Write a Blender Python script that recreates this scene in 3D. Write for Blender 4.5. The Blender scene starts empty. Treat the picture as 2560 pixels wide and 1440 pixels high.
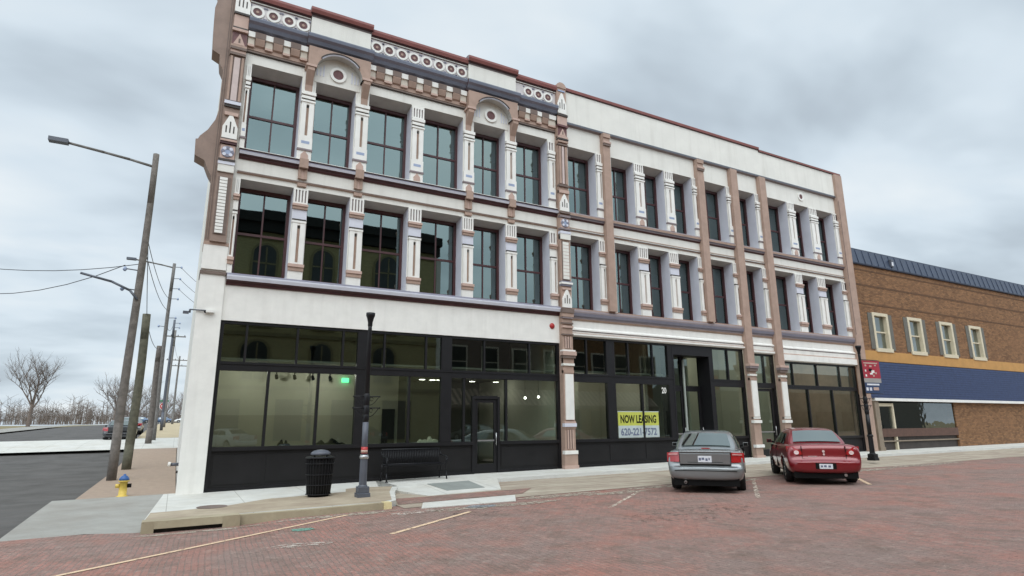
import bpy, math, random
from mathutils import Vector, Matrix
random.seed(7)
R_ = math.radians
SC = bpy.context.scene
COL = SC.collection

# ------------------------------------------------------------------ camera, sky, sun, exposure
F, YAW, PITCH, ROLL = 1496.121, .502381, .22332443, -.00651118
EYE = Vector((0, 0, 1.65))
fw = Vector((math.sin(YAW)*math.cos(PITCH), math.cos(YAW)*math.cos(PITCH), math.sin(PITCH)))
r0 = Vector((math.cos(YAW), -math.sin(YAW), 0)); u0 = r0.cross(fw)
rr = r0*math.cos(ROLL)+u0*math.sin(ROLL); uu = -r0*math.sin(ROLL)+u0*math.cos(ROLL)
cam = bpy.data.cameras.new('camera'); co = bpy.data.objects.new('camera', cam); COL.objects.link(co)
cam.sensor_width = 36; cam.lens = F/2560*36; cam.clip_start = .05; cam.clip_end = 5000
co.matrix_world = Matrix(((rr.x, uu.x, -fw.x, EYE.x), (rr.y, uu.y, -fw.y, EYE.y), (rr.z, uu.z, -fw.z, EYE.z), (0, 0, 0, 1)))
SC.camera = co
SC.view_settings.view_transform = 'Standard'; SC.view_settings.look = 'None'
SC.view_settings.exposure = .15; SC.view_settings.gamma = 1
SC.render.engine = 'CYCLES'
try:
    SC.cycles.use_denoising = True
    SC.cycles.max_bounces = 8; SC.cycles.transparent_max_bounces = 12
    SC.cycles.sample_clamp_indirect = 4
except Exception: pass

SUN_EL, SUN_AZ = R_(52), R_(205)          # azimuth clockwise from +Y (into the facade): behind the camera, a little left
sdir = Vector((math.sin(SUN_AZ)*math.cos(SUN_EL), math.cos(SUN_AZ)*math.cos(SUN_EL), math.sin(SUN_EL)))
W = bpy.data.worlds.new('World'); SC.world = W; W.use_nodes = True
nt = W.node_tree; nt.nodes.clear()
def N(t, nt_=None, **k):
    n = (nt_ or nt).nodes.new(t)
    for a, b in k.items(): setattr(n, a, b)
    return n
def mth(op, a, b=None, nt_=None, clamp=False):
    n = N('ShaderNodeMath', nt_); n.operation = op; n.use_clamp = clamp; t = nt_ or nt
    for i, v in enumerate((a, b)):
        if v is None: continue
        if isinstance(v, (int, float)): n.inputs[i].default_value = v
        else: t.links.new(v, n.inputs[i])
    return n.outputs[0]
def ramp(fac, stops, nt_=None):
    n = N('ShaderNodeValToRGB', nt_); e = n.color_ramp.elements
    while len(e) < len(stops): e.new(.5)
    for i, (p, c) in enumerate(stops): e[i].position = p; e[i].color = (*c, 1)
    (nt_ or nt).links.new(fac, n.inputs[0]); return n.outputs[0]
L = nt.links
sky = N('ShaderNodeTexSky'); sky.sky_type = 'NISHITA'; sky.sun_disc = False
sky.sun_elevation = SUN_EL; sky.sun_rotation = SUN_AZ; sky.dust_density = 2.0
bg1 = N('ShaderNodeBackground'); bg1.inputs[1].default_value = .1; L.new(sky.outputs[0], bg1.inputs[0])
tc = N('ShaderNodeTexCoord'); sp = N('ShaderNodeSeparateXYZ'); L.new(tc.outputs['Generated'], sp.inputs[0])
den = mth('ADD', mth('MAXIMUM', sp.outputs[2], 0), .22)
cb = N('ShaderNodeCombineXYZ'); L.new(mth('DIVIDE', sp.outputs[0], den), cb.inputs[0]); L.new(mth('DIVIDE', sp.outputs[1], den), cb.inputs[1])
mp = N('ShaderNodeMapping'); mp.inputs['Location'].default_value = (3.03, .33, 0); mp.inputs['Rotation'].default_value = (0, 0, .5); mp.inputs['Scale'].default_value = (1, 1.5, 1)
L.new(cb.outputs[0], mp.inputs[0])
n1 = N('ShaderNodeTexNoise'); n1.inputs['Scale'].default_value = 1.25; n1.inputs['Detail'].default_value = 4.5; n1.inputs['Roughness'].default_value = .5; n1.inputs['Distortion'].default_value = .15
L.new(mp.outputs[0], n1.inputs['Vector'])
cc = ramp(n1.outputs['Fac'], [(.30, (.42, .485, .545)), (.42, (.545, .63, .70)), (.52, (.655, .745, .815)), (.68, (.78, .84, .875))])
dp = N('ShaderNodeVectorMath'); dp.operation = 'DOT_PRODUCT'; L.new(tc.outputs['Generated'], dp.inputs[0]); dp.inputs[1].default_value = sdir
gl = mth('ADD', mth('MULTIPLY', mth('POWER', mth('MAXIMUM', dp.outputs['Value'], 0), 1.5), 1.7), 1.0)   # cloud layer is brighter towards the veiled sun
bg2 = N('ShaderNodeBackground'); L.new(cc, bg2.inputs[0]); L.new(gl, bg2.inputs[1])
mx = N('ShaderNodeMixShader'); mx.inputs[0].default_value = .92
L.new(bg1.outputs[0], mx.inputs[1]); L.new(bg2.outputs[0], mx.inputs[2])
wo = N('ShaderNodeOutputWorld'); L.new(mx.outputs[0], wo.inputs[0])
sl = bpy.data.lights.new('sun', 'SUN'); sl.energy = 1.0; sl.angle = R_(45); sl.color = (1, .965, .92)
so = bpy.data.objects.new('sun', sl); COL.objects.link(so); so.rotation_euler = (-sdir).to_track_quat('-Z', 'Y').to_euler(); so.location = (0, -20, 60)

# ------------------------------------------------------------------ materials
M = {}
def mat(name, c, rough=.7, var=.08, scale=3., bump=0., bscale=40., metal=0., spec=.5, c2=None, streak=0., coat=0., detail=4):
    m = bpy.data.materials.new(name); m.use_nodes = True; t = m.node_tree; b = t.nodes['Principled BSDF']
    tcn = N('ShaderNodeTexCoord', t)
    no = N('ShaderNodeTexNoise', t); no.inputs['Scale'].default_value = scale; no.inputs['Detail'].default_value = detail; no.inputs['Roughness'].default_value = .6
    t.links.new(tcn.outputs['Object'], no.inputs['Vector'])
    a = tuple(x*(1-var) for x in c); d = tuple(min(1, x*(1+var)) for x in (c2 or c))
    col = ramp(no.outputs['Fac'], [(.34, a), (.66, d)], t)
    if streak:
        mpn = N('ShaderNodeMapping', t); mpn.inputs['Scale'].default_value = (5, 5, .35); t.links.new(tcn.outputs['Object'], mpn.inputs[0])
        n2 = N('ShaderNodeTexNoise', t); n2.inputs['Scale'].default_value = 1.; n2.inputs['Detail'].default_value = 5; t.links.new(mpn.outputs[0], n2.inputs['Vector'])
        f = mth('MULTIPLY', mth('SUBTRACT', n2.outputs['Fac'], .5, t), streak*2, t, True)
        mi = N('ShaderNodeMix', t); mi.data_type = 'RGBA'; t.links.new(f, mi.inputs[0]); t.links.new(col, mi.inputs[6]); mi.inputs[7].default_value = (c[0]*.45, c[1]*.42, c[2]*.38, 1)
        col = mi.outputs[2]
    t.links.new(col, b.inputs['Base Color'])
    b.inputs['Roughness'].default_value = rough; b.inputs['Metallic'].default_value = metal
    b.inputs['Specular IOR Level'].default_value = spec
    if coat: b.inputs['Coat Weight'].default_value = coat; b.inputs['Coat Roughness'].default_value = .06
    if bump:
        n3 = N('ShaderNodeTexNoise', t); n3.inputs['Scale'].default_value = bscale; n3.inputs['Detail'].default_value = 3; t.links.new(tcn.outputs['Object'], n3.inputs['Vector'])
        bp = N('ShaderNodeBump', t); bp.inputs['Strength'].default_value = bump; bp.inputs['Distance'].default_value = .02
        t.links.new(n3.outputs['Fac'], bp.inputs['Height']); t.links.new(bp.outputs[0], b.inputs['Normal'])
    M[name] = m; return m
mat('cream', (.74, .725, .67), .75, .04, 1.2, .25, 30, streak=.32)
mat('cream_trim', (.80, .785, .74), .65, .04, 3, .1, 40, streak=.26)
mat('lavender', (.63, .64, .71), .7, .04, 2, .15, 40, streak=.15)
mat('cornice_blue', (.165, .185, .24), .5, .08, 2, .1, 30, streak=.2)
mat('interior_low', (.50, .48, .40), .85, .05, .7)
mat('interior_dim', (.16, .16, .145), .85, .08, .8)  # shaded copy of the wall colour for the dim back room
mat('cream_shaded', (.45, .44, .41), .8, .08, 2, .2, 30)  # cream darkened: the shade under the heads is put into the colour
mat('taupe_mid', (.27, .195, .158), .75, .1, 3, .3, 40, streak=.3)
mat('taupe', (.39, .272, .215), .75, .09, 3, .3, 40, streak=.3)
mat('taupe_dark', (.17, .125, .105), .75, .1, 3, .3, 40, streak=.2)
mat('pink', (.50, .355, .295), .7, .06, 4, .2, 40, streak=.15)
mat('mauve', (.205, .20, .25), .6, .07, 2, .1, 30, streak=.2)
mat('mauve_brown', (.215, .175, .18), .6, .07, 2, .1, 30, streak=.2)
mat('maroon', (.06, .018, .02), .6, .15, 4)
mat('dark_line', (.045, .035, .03), .6, .2, 4)
mat('coping', (.245, .085, .075), .55, .1, 2, .1, 20, streak=.25)
mat('window_frame', (.062, .020, .022), .45, .15, 5)
mat('black_frame', (.0105, .010, .0115), .45, .15, 2.5, .05, 30, spec=.32)
mat('black_panel', (.0105, .0098, .0105), .5, .2, 1.2, .06, 20, spec=.3, streak=.15)
mat('interior_wall', (.62, .61, .52), .85, .05, .7, .05, 20)
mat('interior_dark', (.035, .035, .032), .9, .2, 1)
mat('interior_floor', (.16, .15, .13), .6, .15, 1.5)
mat('ceiling', (.2, .2, .18), .9, .1, 1)
mat('frieze_pale', (.60, .565, .56), .7, .06, 4)
mat('tan_cream', (.56, .50, .42), .75, .06, 4)
mat('pink_pale', (.55, .45, .42), .7, .06, 4)
mat('blue_pale', (.30, .36, .50), .6, .1, 6)
mat('rosette_dark', (.13, .055, .055), .6, .2, 10)
mat('tan_panel', (.27, .155, .085), .7, .1, 2)
mat('black_metal', (.007, .007, .009), .42, .2, 4, .05, 40, spec=.35)
mat('grey_metal', (.09, .098, .12), .45, .12, 3, .1, 40, streak=.2)
mat('steel', (.5, .5, .5), .35, .1, 3, metal=.9)
mat('white_paint', (.78, .77, .73), .6, .05, 3)
mat('red_paint', (.42, .03, .03), .4, .1, 5)
mat('wood_pole', (.15, .132, .118), .9, .25, 6, .6, 30, streak=.4)
mat('wood_pole_grey', (.17, .16, .15), .9, .2, 6, .5, 30, streak=.4)
mat('wood_pole_green', (.11, .105, .075), .9, .25, 6, .6, 30, streak=.4)
mat('rubber', (.012, .012, .012), .85, .2, 8, .2, 60)
mat('bark', (.16, .125, .105), .95, .2, 5)
mat('bark_grey', (.22, .185, .165), .95, .2, 5)
mat('wire', (.05, .05, .055), .7, .1, 2)
mat('yellow_paint', (.66, .47, .09), .55, .1, 4)
mat('blue_paint', (.03, .10, .28), .5, .1, 4)
mat('yellow_print', (.50, .52, .09), .5, .05, 4)
mat('plate_white', (.72, .74, .78), .45, .08, 30)
mat('plate_print', (.14, .16, .24), .6, .1, 30)
mat('lens_red', (.36, .012, .016), .12, .1, 5, coat=.6)
mat('lens_clear', (.72, .55, .53), .15, .1, 5, coat=.6)
mat('banner_pale', (.48, .54, .53), .6, .06, 4)
mat('glass_edge_grey', (.34, .38, .34), .5, .06, 3)
mat('lens_pale', (.50, .20, .19), .2, .1, 5, coat=.6)
mat('plastic_black', (.006, .006, .006), .8, .1, 8, spec=.2)
mat('concrete_white', (.60, .60, .57), .85, .06, 1.6, .25, 40)
mat('green_sign', (.02, .16, .07), .5, .1, 4)

mat('roof_blue', (.035, .05, .085), .45, .12, 6)
mat('window_cream', (.62, .55, .40), .6, .05, 4)
mat('shutter_grey', (.13, .125, .105), .7, .1, 4)
mat('orange_board', (.48, .25, .07), .6, .08, 2)
mat('awning_blue', (.025, .045, .115), .6, .15, 5)
mat('tan_panel_grey', (.24, .19, .14), .7, .1, 4)
mat('brown_board', (.10, .05, .035), .6, .15, 5)
mat('dark_cornice', (.012, .011, .010), .7, .15, 2)
mat('hall_pane', (.05, .055, .055), .15, .2, 1)
mat('olive_trim', (.26, .22, .11), .7, .08, 4)
def paint(name, c, metal=0., rough=.3):
    m = mat(name, c, rough, .03, 2, metal=metal, coat=.8); return m
paint('silver_paint', (.235, .25, .255), .5, .32)
paint('red_car_paint', (.20, .006, .012), .15, .28)
paint('dark_car_paint', (.02, .022, .027), .2, .3)
paint('blue_car_paint', (.10, .15, .24), .3, .3)
paint('white_car_paint', (.65, .66, .66), 0, .3)

def glass(name, fac, tint, refl, wav=.0, grazing=.35, wscale=2.2):
    m = bpy.data.materials.new(name); m.use_nodes = True; t = m.node_tree; t.nodes.clear()
    o = N('ShaderNodeOutputMaterial', t); mi = N('ShaderNodeMixShader', t)
    tr = N('ShaderNodeBsdfTransparent', t); tr.inputs[0].default_value = (*tint, 1)
    g = N('ShaderNodeBsdfGlossy', t); g.inputs['Color'].default_value = (*refl, 1); g.inputs['Roughness'].default_value = .012
    lw = N('ShaderNodeLayerWeight', t); lw.inputs[0].default_value = .35
    f = mth('ADD', mth('MULTIPLY', mth('POWER', lw.outputs['Facing'], 2.5, t), grazing, t), fac, t, True)
    if wav:
        tcn = N('ShaderNodeTexCoord', t); no = N('ShaderNodeTexNoise', t); no.inputs['Scale'].default_value = wscale; no.inputs['Detail'].default_value = 1.5
        t.links.new(tcn.outputs['Object'], no.inputs['Vector'])
        bp = N('ShaderNodeBump', t); bp.inputs['Strength'].default_value = wav; bp.inputs['Distance'].default_value = .05
        t.links.new(no.outputs['Fac'], bp.inputs['Height']); t.links.new(bp.outputs[0], g.inputs['Normal'])
    t.links.new(f, mi.inputs[0]); t.links.new(tr.outputs[0], mi.inputs[1]); t.links.new(g.outputs[0], mi.inputs[2]); t.links.new(mi.outputs[0], o.inputs[0])
    M[name] = m
glass('pane_upper', .21, (.16, .22, .20), (.74, .93, .90), .007, .42, 1.6)
glass('pane_store', .14, (.56, .63, .56), (.78, .92, .86), .006, .38, 1.2)
glass('pane_small', .25, (.3, .34, .33), (.9, .95, .95), .05, .4)
glass('car_glass', .22, (.09, .12, .11), (.85, .95, .93), .0, .6)

def emit(name, c, s):
    m = bpy.data.materials.new(name); m.use_nodes = True; b = m.node_tree.nodes['Principled BSDF']
    b.inputs['Base Color'].default_value = (*c, 1); b.inputs['Emission Color'].default_value = (*c, 1); b.inputs['Emission Strength'].default_value = s; M[name] = m
emit('lamp_white', (1, .97, .9), 6.0); emit('exit_green', (.15, 1, .45), 2.2)

def brickmat(name, ca, cb_, cm, bw, bh, mortar, rot=0., rough=.85, bump=.5, blotch=None, plane='XY', bs=.35, squash=.5):
    m = bpy.data.materials.new(name); m.use_nodes = True; t = m.node_tree; b = t.nodes['Principled BSDF']; K = t.links
    tcn = N('ShaderNodeTexCoord', t); mpn = N('ShaderNodeMapping', t)
    src = tcn.outputs['Object']
    if plane == 'XZ':
        s = N('ShaderNodeSeparateXYZ', t); K.new(src, s.inputs[0]); c = N('ShaderNodeCombineXYZ', t); K.new(mth('ADD', s.outputs[0], s.outputs[1], t), c.inputs[0]); K.new(s.outputs[2], c.inputs[1]); src = c.outputs[0]
    # brick courses are laid by hand: let them wander a little
    wn = N('ShaderNodeTexNoise', t); wn.inputs['Scale'].default_value = .8; wn.inputs['Detail'].default_value = 3; K.new(src, wn.inputs['Vector'])
    va = N('ShaderNodeVectorMath', t); va.operation = 'MULTIPLY_ADD'; K.new(wn.outputs['Color'], va.inputs[0]); va.inputs[1].default_value = (.09, .09, 0) if plane == 'XY' else (.004, .004, 0); K.new(src, va.inputs[2])
    mpn.inputs['Rotation'].default_value = (0, 0, rot); K.new(va.outputs[0], mpn.inputs[0])
    br = N('ShaderNodeTexBrick', t); K.new(mpn.outputs[0], br.inputs['Vector'])
    br.inputs['Color1'].default_value = (*ca, 1); br.inputs['Color2'].default_value = (*cb_, 1); br.inputs['Mortar'].default_value = (*cm, 1)
    br.inputs['Scale'].default_value = 1; br.inputs['Brick Width'].default_value = bw; br.inputs['Row Height'].default_value = bh; br.inputs['Mortar Size'].default_value = mortar; br.inputs['Mortar Smooth'].default_value = .4; br.inputs['Bias'].default_value = -.1
    col = br.outputs['Color']
    if blotch:
        for sc, lo, hi, c3, amt in blotch:
            no = N('ShaderNodeTexNoise', t); no.inputs['Scale'].default_value = sc; no.inputs['Detail'].default_value = 6; no.inputs['Roughness'].default_value = .65; K.new(src, no.inputs['Vector'])
            f = mth('MULTIPLY', mth('DIVIDE', mth('SUBTRACT', no.outputs['Fac'], lo, t), hi-lo, t, True), amt, t, True)
            mi = N('ShaderNodeMix', t); mi.data_type = 'RGBA'; K.new(f, mi.inputs[0]); K.new(col, mi.inputs[6]); mi.inputs[7].default_value = (*c3, 1); col = mi.outputs[2]
    K.new(col, b.inputs['Base Color']); b.inputs['Roughness'].default_value = rough; b.inputs['Specular IOR Level'].default_value = .3
    no = N('ShaderNodeTexNoise', t); no.inputs['Scale'].default_value = 25; no.inputs['Detail'].default_value = 4; K.new(src, no.inputs['Vector'])
    h = mth('SUBTRACT', mth('MULTIPLY', no.outputs['Fac'], .6, t), br.outputs['Fac'], t)
    bp = N('ShaderNodeBump', t); bp.inputs['Strength'].default_value = bump; bp.inputs['Distance'].default_value = .02; K.new(h, bp.inputs['Height']); K.new(bp.outputs[0], b.inputs['Normal'])
    M[name] = m
brickmat('street_brick', (.36, .175, .14), (.245, .15, .125), (.255, .20, .17), .205, .078, .007, R_(93), bump=.8,
         blotch=[(.30, .40, .60, (.245, .18, .155), .8), (.75, .50, .66, (.37, .155, .115), .65), (1.8, .48, .66, (.17, .12, .095), .65), (6, .52, .72, (.37, .285, .24), .6), (13, .56, .72, (.13, .09, .07), .7), (32, .58, .72, (.075, .053, .042), .9), (21, .64, .72, (.52, .44, .38), .75)])
brickmat('walk_brick', (.37, .28, .21), (.31, .235, .18), (.30, .24, .195), .2, .1, .006, R_(45), bump=.3, blotch=[(.8, .4, .7, (.35, .26, .20), .6), (3, .55, .75, (.22, .17, .14), .4)])
brickmat('tan_brick', (.30, .155, .07), (.13, .066, .032), (.15, .095, .065), .24, .08, .010, 0, plane='XZ', bump=.6, blotch=[(5, .52, .7, (.36, .20, .10), .6), (9, .55, .72, (.09, .045, .022), .6), (1.4, .5, .75, (.12, .06, .03), .6), (.5, .45, .7, (.27, .14, .07), .4)])
brickmat('olive_brick', (.50, .43, .22), (.41, .35, .18), (.33, .29, .18), .22, .075, .009, 0, plane='XZ', bump=.3)

def concrete(name, c, stain, amt, grid=0., drag=0.):
    m = bpy.data.materials.new(name); m.use_nodes = True; t = m.node_tree; b = t.nodes['Principled BSDF']; K = t.links
    tcn = N('ShaderNodeTexCoord', t); src = tcn.outputs['Object']
    def noise(sc, det=5):
        n = N('ShaderNodeTexNoise', t); n.inputs['Scale'].default_value = sc; n.inputs['Detail'].default_value = det; n.inputs['Roughness'].default_value = .62; K.new(src, n.inputs['Vector']); return n.outputs['Fac']
    col = ramp(noise(2.2), [(.3, tuple(x*.9 for x in c)), (.7, tuple(min(1, x*1.07) for x in c))], t)
    def mixin(col, f, c3):
        mi = N('ShaderNodeMix', t); mi.data_type = 'RGBA'; K.new(f, mi.inputs[0]); K.new(col, mi.inputs[6]); mi.inputs[7].default_value = (*c3, 1); return mi.outputs[2]
    col = mixin(col, mth('MULTIPLY', mth('DIVIDE', mth('SUBTRACT', noise(.8, 6), .42, t), .3, t, True), amt, t), stain)
    col = mixin(col, mth('MULTIPLY', mth('DIVIDE', mth('SUBTRACT', noise(14, 4), .62, t), .15, t, True), .35, t), tuple(x*.6 for x in stain))
    if drag:                                           # dirt dragged along the gutter by wheels and water
        mpn = N('ShaderNodeMapping', t); mpn.inputs['Scale'].default_value = (.35, 5, 1); K.new(src, mpn.inputs[0]); n = N('ShaderNodeTexNoise', t); n.inputs['Scale'].default_value = 1.6; n.inputs['Detail'].default_value = 6; n.inputs['Roughness'].default_value = .65; K.new(mpn.outputs[0], n.inputs['Vector'])
        col = mixin(col, mth('MULTIPLY', mth('DIVIDE', mth('SUBTRACT', n.outputs['Fac'], .46, t), .2, t, True), drag, t), (.22, .16, .125)); col = mixin(col, mth('MULTIPLY', mth('DIVIDE', mth('SUBTRACT', .46, n.outputs['Fac'], t), .16, t, True), drag*.8, t), (.56, .50, .41))
    if grid:
        br = N('ShaderNodeTexBrick', t); K.new(src, br.inputs['Vector']); br.inputs['Scale'].default_value = 1; br.offset = 0; br.inputs['Brick Width'].default_value = grid; br.inputs['Row Height'].default_value = grid; br.inputs['Mortar Size'].default_value = .008
        col = mixin(col, mth('MULTIPLY', br.outputs['Fac'], .55, t), (.18, .16, .13))
    K.new(col, b.inputs['Base Color']); b.inputs['Roughness'].default_value = .88; b.inputs['Specular IOR Level'].default_value = .25
    bp = N('ShaderNodeBump', t); bp.inputs['Strength'].default_value = .3; bp.inputs['Distance'].default_value = .01; K.new(noise(60, 3), bp.inputs['Height']); K.new(bp.outputs[0], b.inputs['Normal'])
    M[name] = m
concrete('walk_white', (.60, .59, .545), (.44, .40, .33), .5, 1.52)
concrete('walk_tan', (.43, .36, .265), (.27, .205, .15), .9, 0, .25)
concrete('apron_tan', (.42, .365, .285), (.28, .21, .165), .6, 0, .75)
concrete('kerb_old', (.40, .345, .24), (.22, .165, .11), .7)
concrete('far_tan', (.46, .38, .25), (.34, .27, .17), .6)
concrete('asphalt', (.105, .10, .095), (.06, .057, .053), .9, 0, .12)
concrete('dead_grass', (.23, .19, .10), (.15, .12, .065), .7)
concrete('grey_pave', (.33, .32, .29), (.24, .215, .185), .7)
concrete('mat_grey', (.27, .285, .265), (.20, .21, .195), .6)

def worn(name, c, keep):
    """flaking road paint: the gaps are transparent, the road shows through"""
    m = bpy.data.materials.new(name); m.use_nodes = True; t = m.node_tree; b = t.nodes['Principled BSDF']; K = t.links
    tcn = N('ShaderNodeTexCoord', t); n = N('ShaderNodeTexNoise', t); n.inputs['Scale'].default_value = 9; n.inputs['Detail'].default_value = 6; n.inputs['Roughness'].default_value = .7
    K.new(tcn.outputs['Object'], n.inputs['Vector']); b.inputs['Base Color'].default_value = (*c, 1); b.inputs['Roughness'].default_value = .8
    K.new(mth('MULTIPLY', mth('SUBTRACT', n.outputs['Fac'], 1-keep, t), 7, t, True), b.inputs['Alpha']); M[name] = m
worn('line_yellow', (.70, .50, .33), .68)
worn('line_faint', (.62, .52, .42), .56)
worn('paint_green', (.15, .30, .235), .62)
worn('paint_grey', (.30, .32, .34), .66)
worn('paint_white', (.50, .42, .36), .56)
worn('gutter_dirt', (.40, .34, .27), .58)
worn('oil_dark', (.10, .07, .06), .45)

# ------------------------------------------------------------------ builders
ORG = {}
class MB:
    """collects faces, then links them as ONE mesh object"""
    def __init__(s): s.v = []; s.f = []; s.m = []; s.mats = []; s.sm = []
    def mi(s, m):
        if m not in s.mats: s.mats.append(m)
        return s.mats.index(m)
    def face(s, pts, m, smooth=False):
        i = len(s.v); s.v += [tuple(p) for p in pts]; s.f.append(tuple(range(i, i+len(pts)))); s.m.append(s.mi(m)); s.sm.append(smooth)
    def box(s, x0, x1, y0, y1, z0, z1, m, side=None, under=None, top=None):
        i = len(s.v)
        s.v += [(x0, y0, z0), (x1, y0, z0), (x1, y1, z0), (x0, y1, z0), (x0, y0, z1), (x1, y0, z1), (x1, y1, z1), (x0, y1, z1)]
        for q, k in (((0, 3, 2, 1), under), ((4, 5, 6, 7), top), ((0, 1, 5, 4), None), ((1, 2, 6, 5), side), ((2, 3, 7, 6), None), ((3, 0, 4, 7), side)):
            s.f.append(tuple(i+a for a in q)); s.m.append(s.mi(k or m)); s.sm.append(False)
    def prism(s, poly, y0, y1, m, side=None):
        """polygon in XZ extruded along Y"""
        n = len(poly); i = len(s.v); s.v += [(x, y0, z) for x, z in poly]+[(x, y1, z) for x, z in poly]
        s.f.append(tuple(range(i, i+n))); s.m.append(s.mi(m)); s.sm.append(False)
        s.f.append(tuple(range(i+2*n-1, i+n-1, -1))); s.m.append(s.mi(m)); s.sm.append(False)
        for k in range(n):
            a, b = k, (k+1) % n
            s.f.append((i+b, i+a, i+n+a, i+n+b)); s.m.append(s.mi(side or m)); s.sm.append(False)
    def prismx(s, poly, x0, x1, m):
        """polygon in YZ extruded along X (mouldings)"""
        n = len(poly); i = len(s.v); s.v += [(x0, y, z) for y, z in poly]+[(x1, y, z) for y, z in poly]
        mm = m if isinstance(m, (list, tuple)) else [m]*n
        base = mm[0]
        s.f.append(tuple(range(i+n-1, i-1, -1))); s.m.append(s.mi(base)); s.sm.append(False)
        s.f.append(tuple(range(i+n, i+2*n))); s.m.append(s.mi(base)); s.sm.append(False)
        for k in range(n):
            a, b = k, (k+1) % n
            s.f.append((i+a, i+b, i+n+b, i+n+a)); s.m.append(s.mi(mm[k])); s.sm.append(False)
    def tube(s, p0, p1, r0, r1, m, n=10, caps=True, smooth=True):
        p0 = Vector(p0); p1 = Vector(p1); d = (p1-p0).normalized()
        a = d.orthogonal().normalized(); b = d.cross(a); i = len(s.v)
        for p, r in ((p0, r0), (p1, r1)):
            for k in range(n): t = 2*math.pi*k/n; s.v.append(tuple(p+a*math.cos(t)*r+b*math.sin(t)*r))
        for k in range(n): s.f.append((i+k, i+(k+1) % n, i+n+(k+1) % n, i+n+k)); s.m.append(s.mi(m)); s.sm.append(smooth)
        if caps:
            s.f.append(tuple(range(i+n-1, i-1, -1))); s.m.append(s.mi(m)); s.sm.append(False)
            s.f.append(tuple(range(i+n, i+2*n))); s.m.append(s.mi(m)); s.sm.append(False)
    def lathe(s, cx, cy, prof, m, n=20, smooth=True):
        i = len(s.v)
        for r, z in prof:
            for k in range(n): t = 2*math.pi*k/n; s.v.append((cx+r*math.cos(t), cy+r*math.sin(t), z))
        for j in range(len(prof)-1):
            for k in range(n):
                a = i+j*n+k; b = i+j*n+(k+1) % n
                s.f.append((a, b, b+n, a+n)); s.m.append(s.mi(m)); s.sm.append(smooth)
        s.f.append(tuple(range(i+n-1, i-1, -1))); s.m.append(s.mi(m)); s.sm.append(False)
        s.f.append(tuple(range(i+(len(prof)-1)*n, i+len(prof)*n))); s.m.append(s.mi(m)); s.sm.append(False)
    def disc(s, cx, y, cz, r, dep, m, n=20, inner=0.):
        """disc or ring standing in the XZ plane, dep towards -Y"""
        i = len(s.v)
        for yy in (y, y-dep):
            for rad in ((r, inner) if inner else (r,)):
                for k in range(n): t = 2*math.pi*k/n; s.v.append((cx+rad*math.cos(t), yy, cz+rad*math.sin(t)))
        if inner:
            o1, i1, o2, i2 = i, i+n, i+2*n, i+3*n
            for k in range(n):
                q = (k+1) % n
                for f in ((o2+k, o2+q, i2+q, i2+k)[::-1], (o1+k, o1+q, o2+q, o2+k), (i1+q, i1+k, i2+k, i2+q)): s.f.append(f); s.m.append(s.mi(m)); s.sm.append(False)
        else:
            s.f.append(tuple(range(i+n, i+2*n))); s.m.append(s.mi(m)); s.sm.append(False)
            for k in range(n): q = (k+1) % n; s.f.append((i+k, i+q, i+n+q, i+n+k)); s.m.append(s.mi(m)); s.sm.append(False)
    def build(s, name, parent=None, origin=None, bevel=0.):
        o3 = Vector(origin) if origin is not None else (ORG[parent.as_pointer()] if parent else Vector((0, 0, 0)))
        me = bpy.data.meshes.new(name); me.from_pydata([tuple(Vector(p)-o3) for p in s.v], [], s.f)
        for k in s.mats: me.materials.append(M[k])
        me.polygons.foreach_set('material_index', s.m); me.polygons.foreach_set('use_smooth', s.sm); me.update()
        o = bpy.data.objects.new(name, me); COL.objects.link(o)
        if parent: o.parent = parent
        else: o.location = o3
        ORG[o.as_pointer()] = o3
        if bevel:
            b = o.modifiers.new('bevel', 'BEVEL'); b.width = bevel; b.segments = 2; b.limit_method = 'ANGLE'
        return o
def tag(o, label=None, cat=None, group=None, kind=None):
    for k, v in (('label', label), ('category', cat), ('group', group), ('kind', kind)):
        if v: o[k] = v
    return o
def thing(name, loc, label, cat, group=None, rz=0.):
    o = bpy.data.objects.new(name, None); COL.objects.link(o); o.location = loc; o.rotation_euler = (0, 0, rz); o.empty_display_size = .2
    ORG[o.as_pointer()] = Vector(loc); return tag(o, label, cat, group)
def children(o): return [c for c in bpy.data.objects if c.parent == o]
def dup(root, loc, rz, label, group=None):
    r = root.copy(); COL.objects.link(r); r.location = loc; r.rotation_euler = (0, 0, rz); r['label'] = label
    if group: r['group'] = group
    for c in children(root):
        d = c.copy(); COL.objects.link(d); d.parent = r
        for g in children(c):
            e = g.copy(); COL.objects.link(e); e.parent = d
    return r
def text_mesh(txt, size, thick=.0):
    cu = bpy.data.curves.new('lettering', 'FONT'); cu.body = txt; cu.size = size; cu.align_x = 'CENTER'; cu.align_y = 'CENTER'; cu.offset = size*.03; cu.resolution_u = 3
    o = bpy.data.objects.new('lettering', cu); COL.objects.link(o); dg = bpy.context.evaluated_depsgraph_get()
    me = bpy.data.meshes.new_from_object(o.evaluated_get(dg)); bpy.data.objects.remove(o); return me
def lettering(txt, cx, y, cz, w, h, m, parent, name='lettering'):
    """flat letters facing -Y fitted to w x h"""
    me = text_mesh(txt, 1.); xs = [v.co.x for v in me.vertices]; ys = [v.co.y for v in me.vertices]
    ax, bx, ay, by = min(xs), max(xs), min(ys), max(ys); o3 = ORG[parent.as_pointer()]
    for v in me.vertices:
        v.co = Vector((cx+((v.co.x-ax)/(bx-ax)-.5)*w, y, cz+((v.co.y-ay)/(by-ay)-.5)*h))-o3
    me.materials.clear(); me.materials.append(M[m])
    o = bpy.data.objects.new(name, me); COL.objects.link(o); o.parent = parent; ORG[o.as_pointer()] = o3; return o

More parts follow.
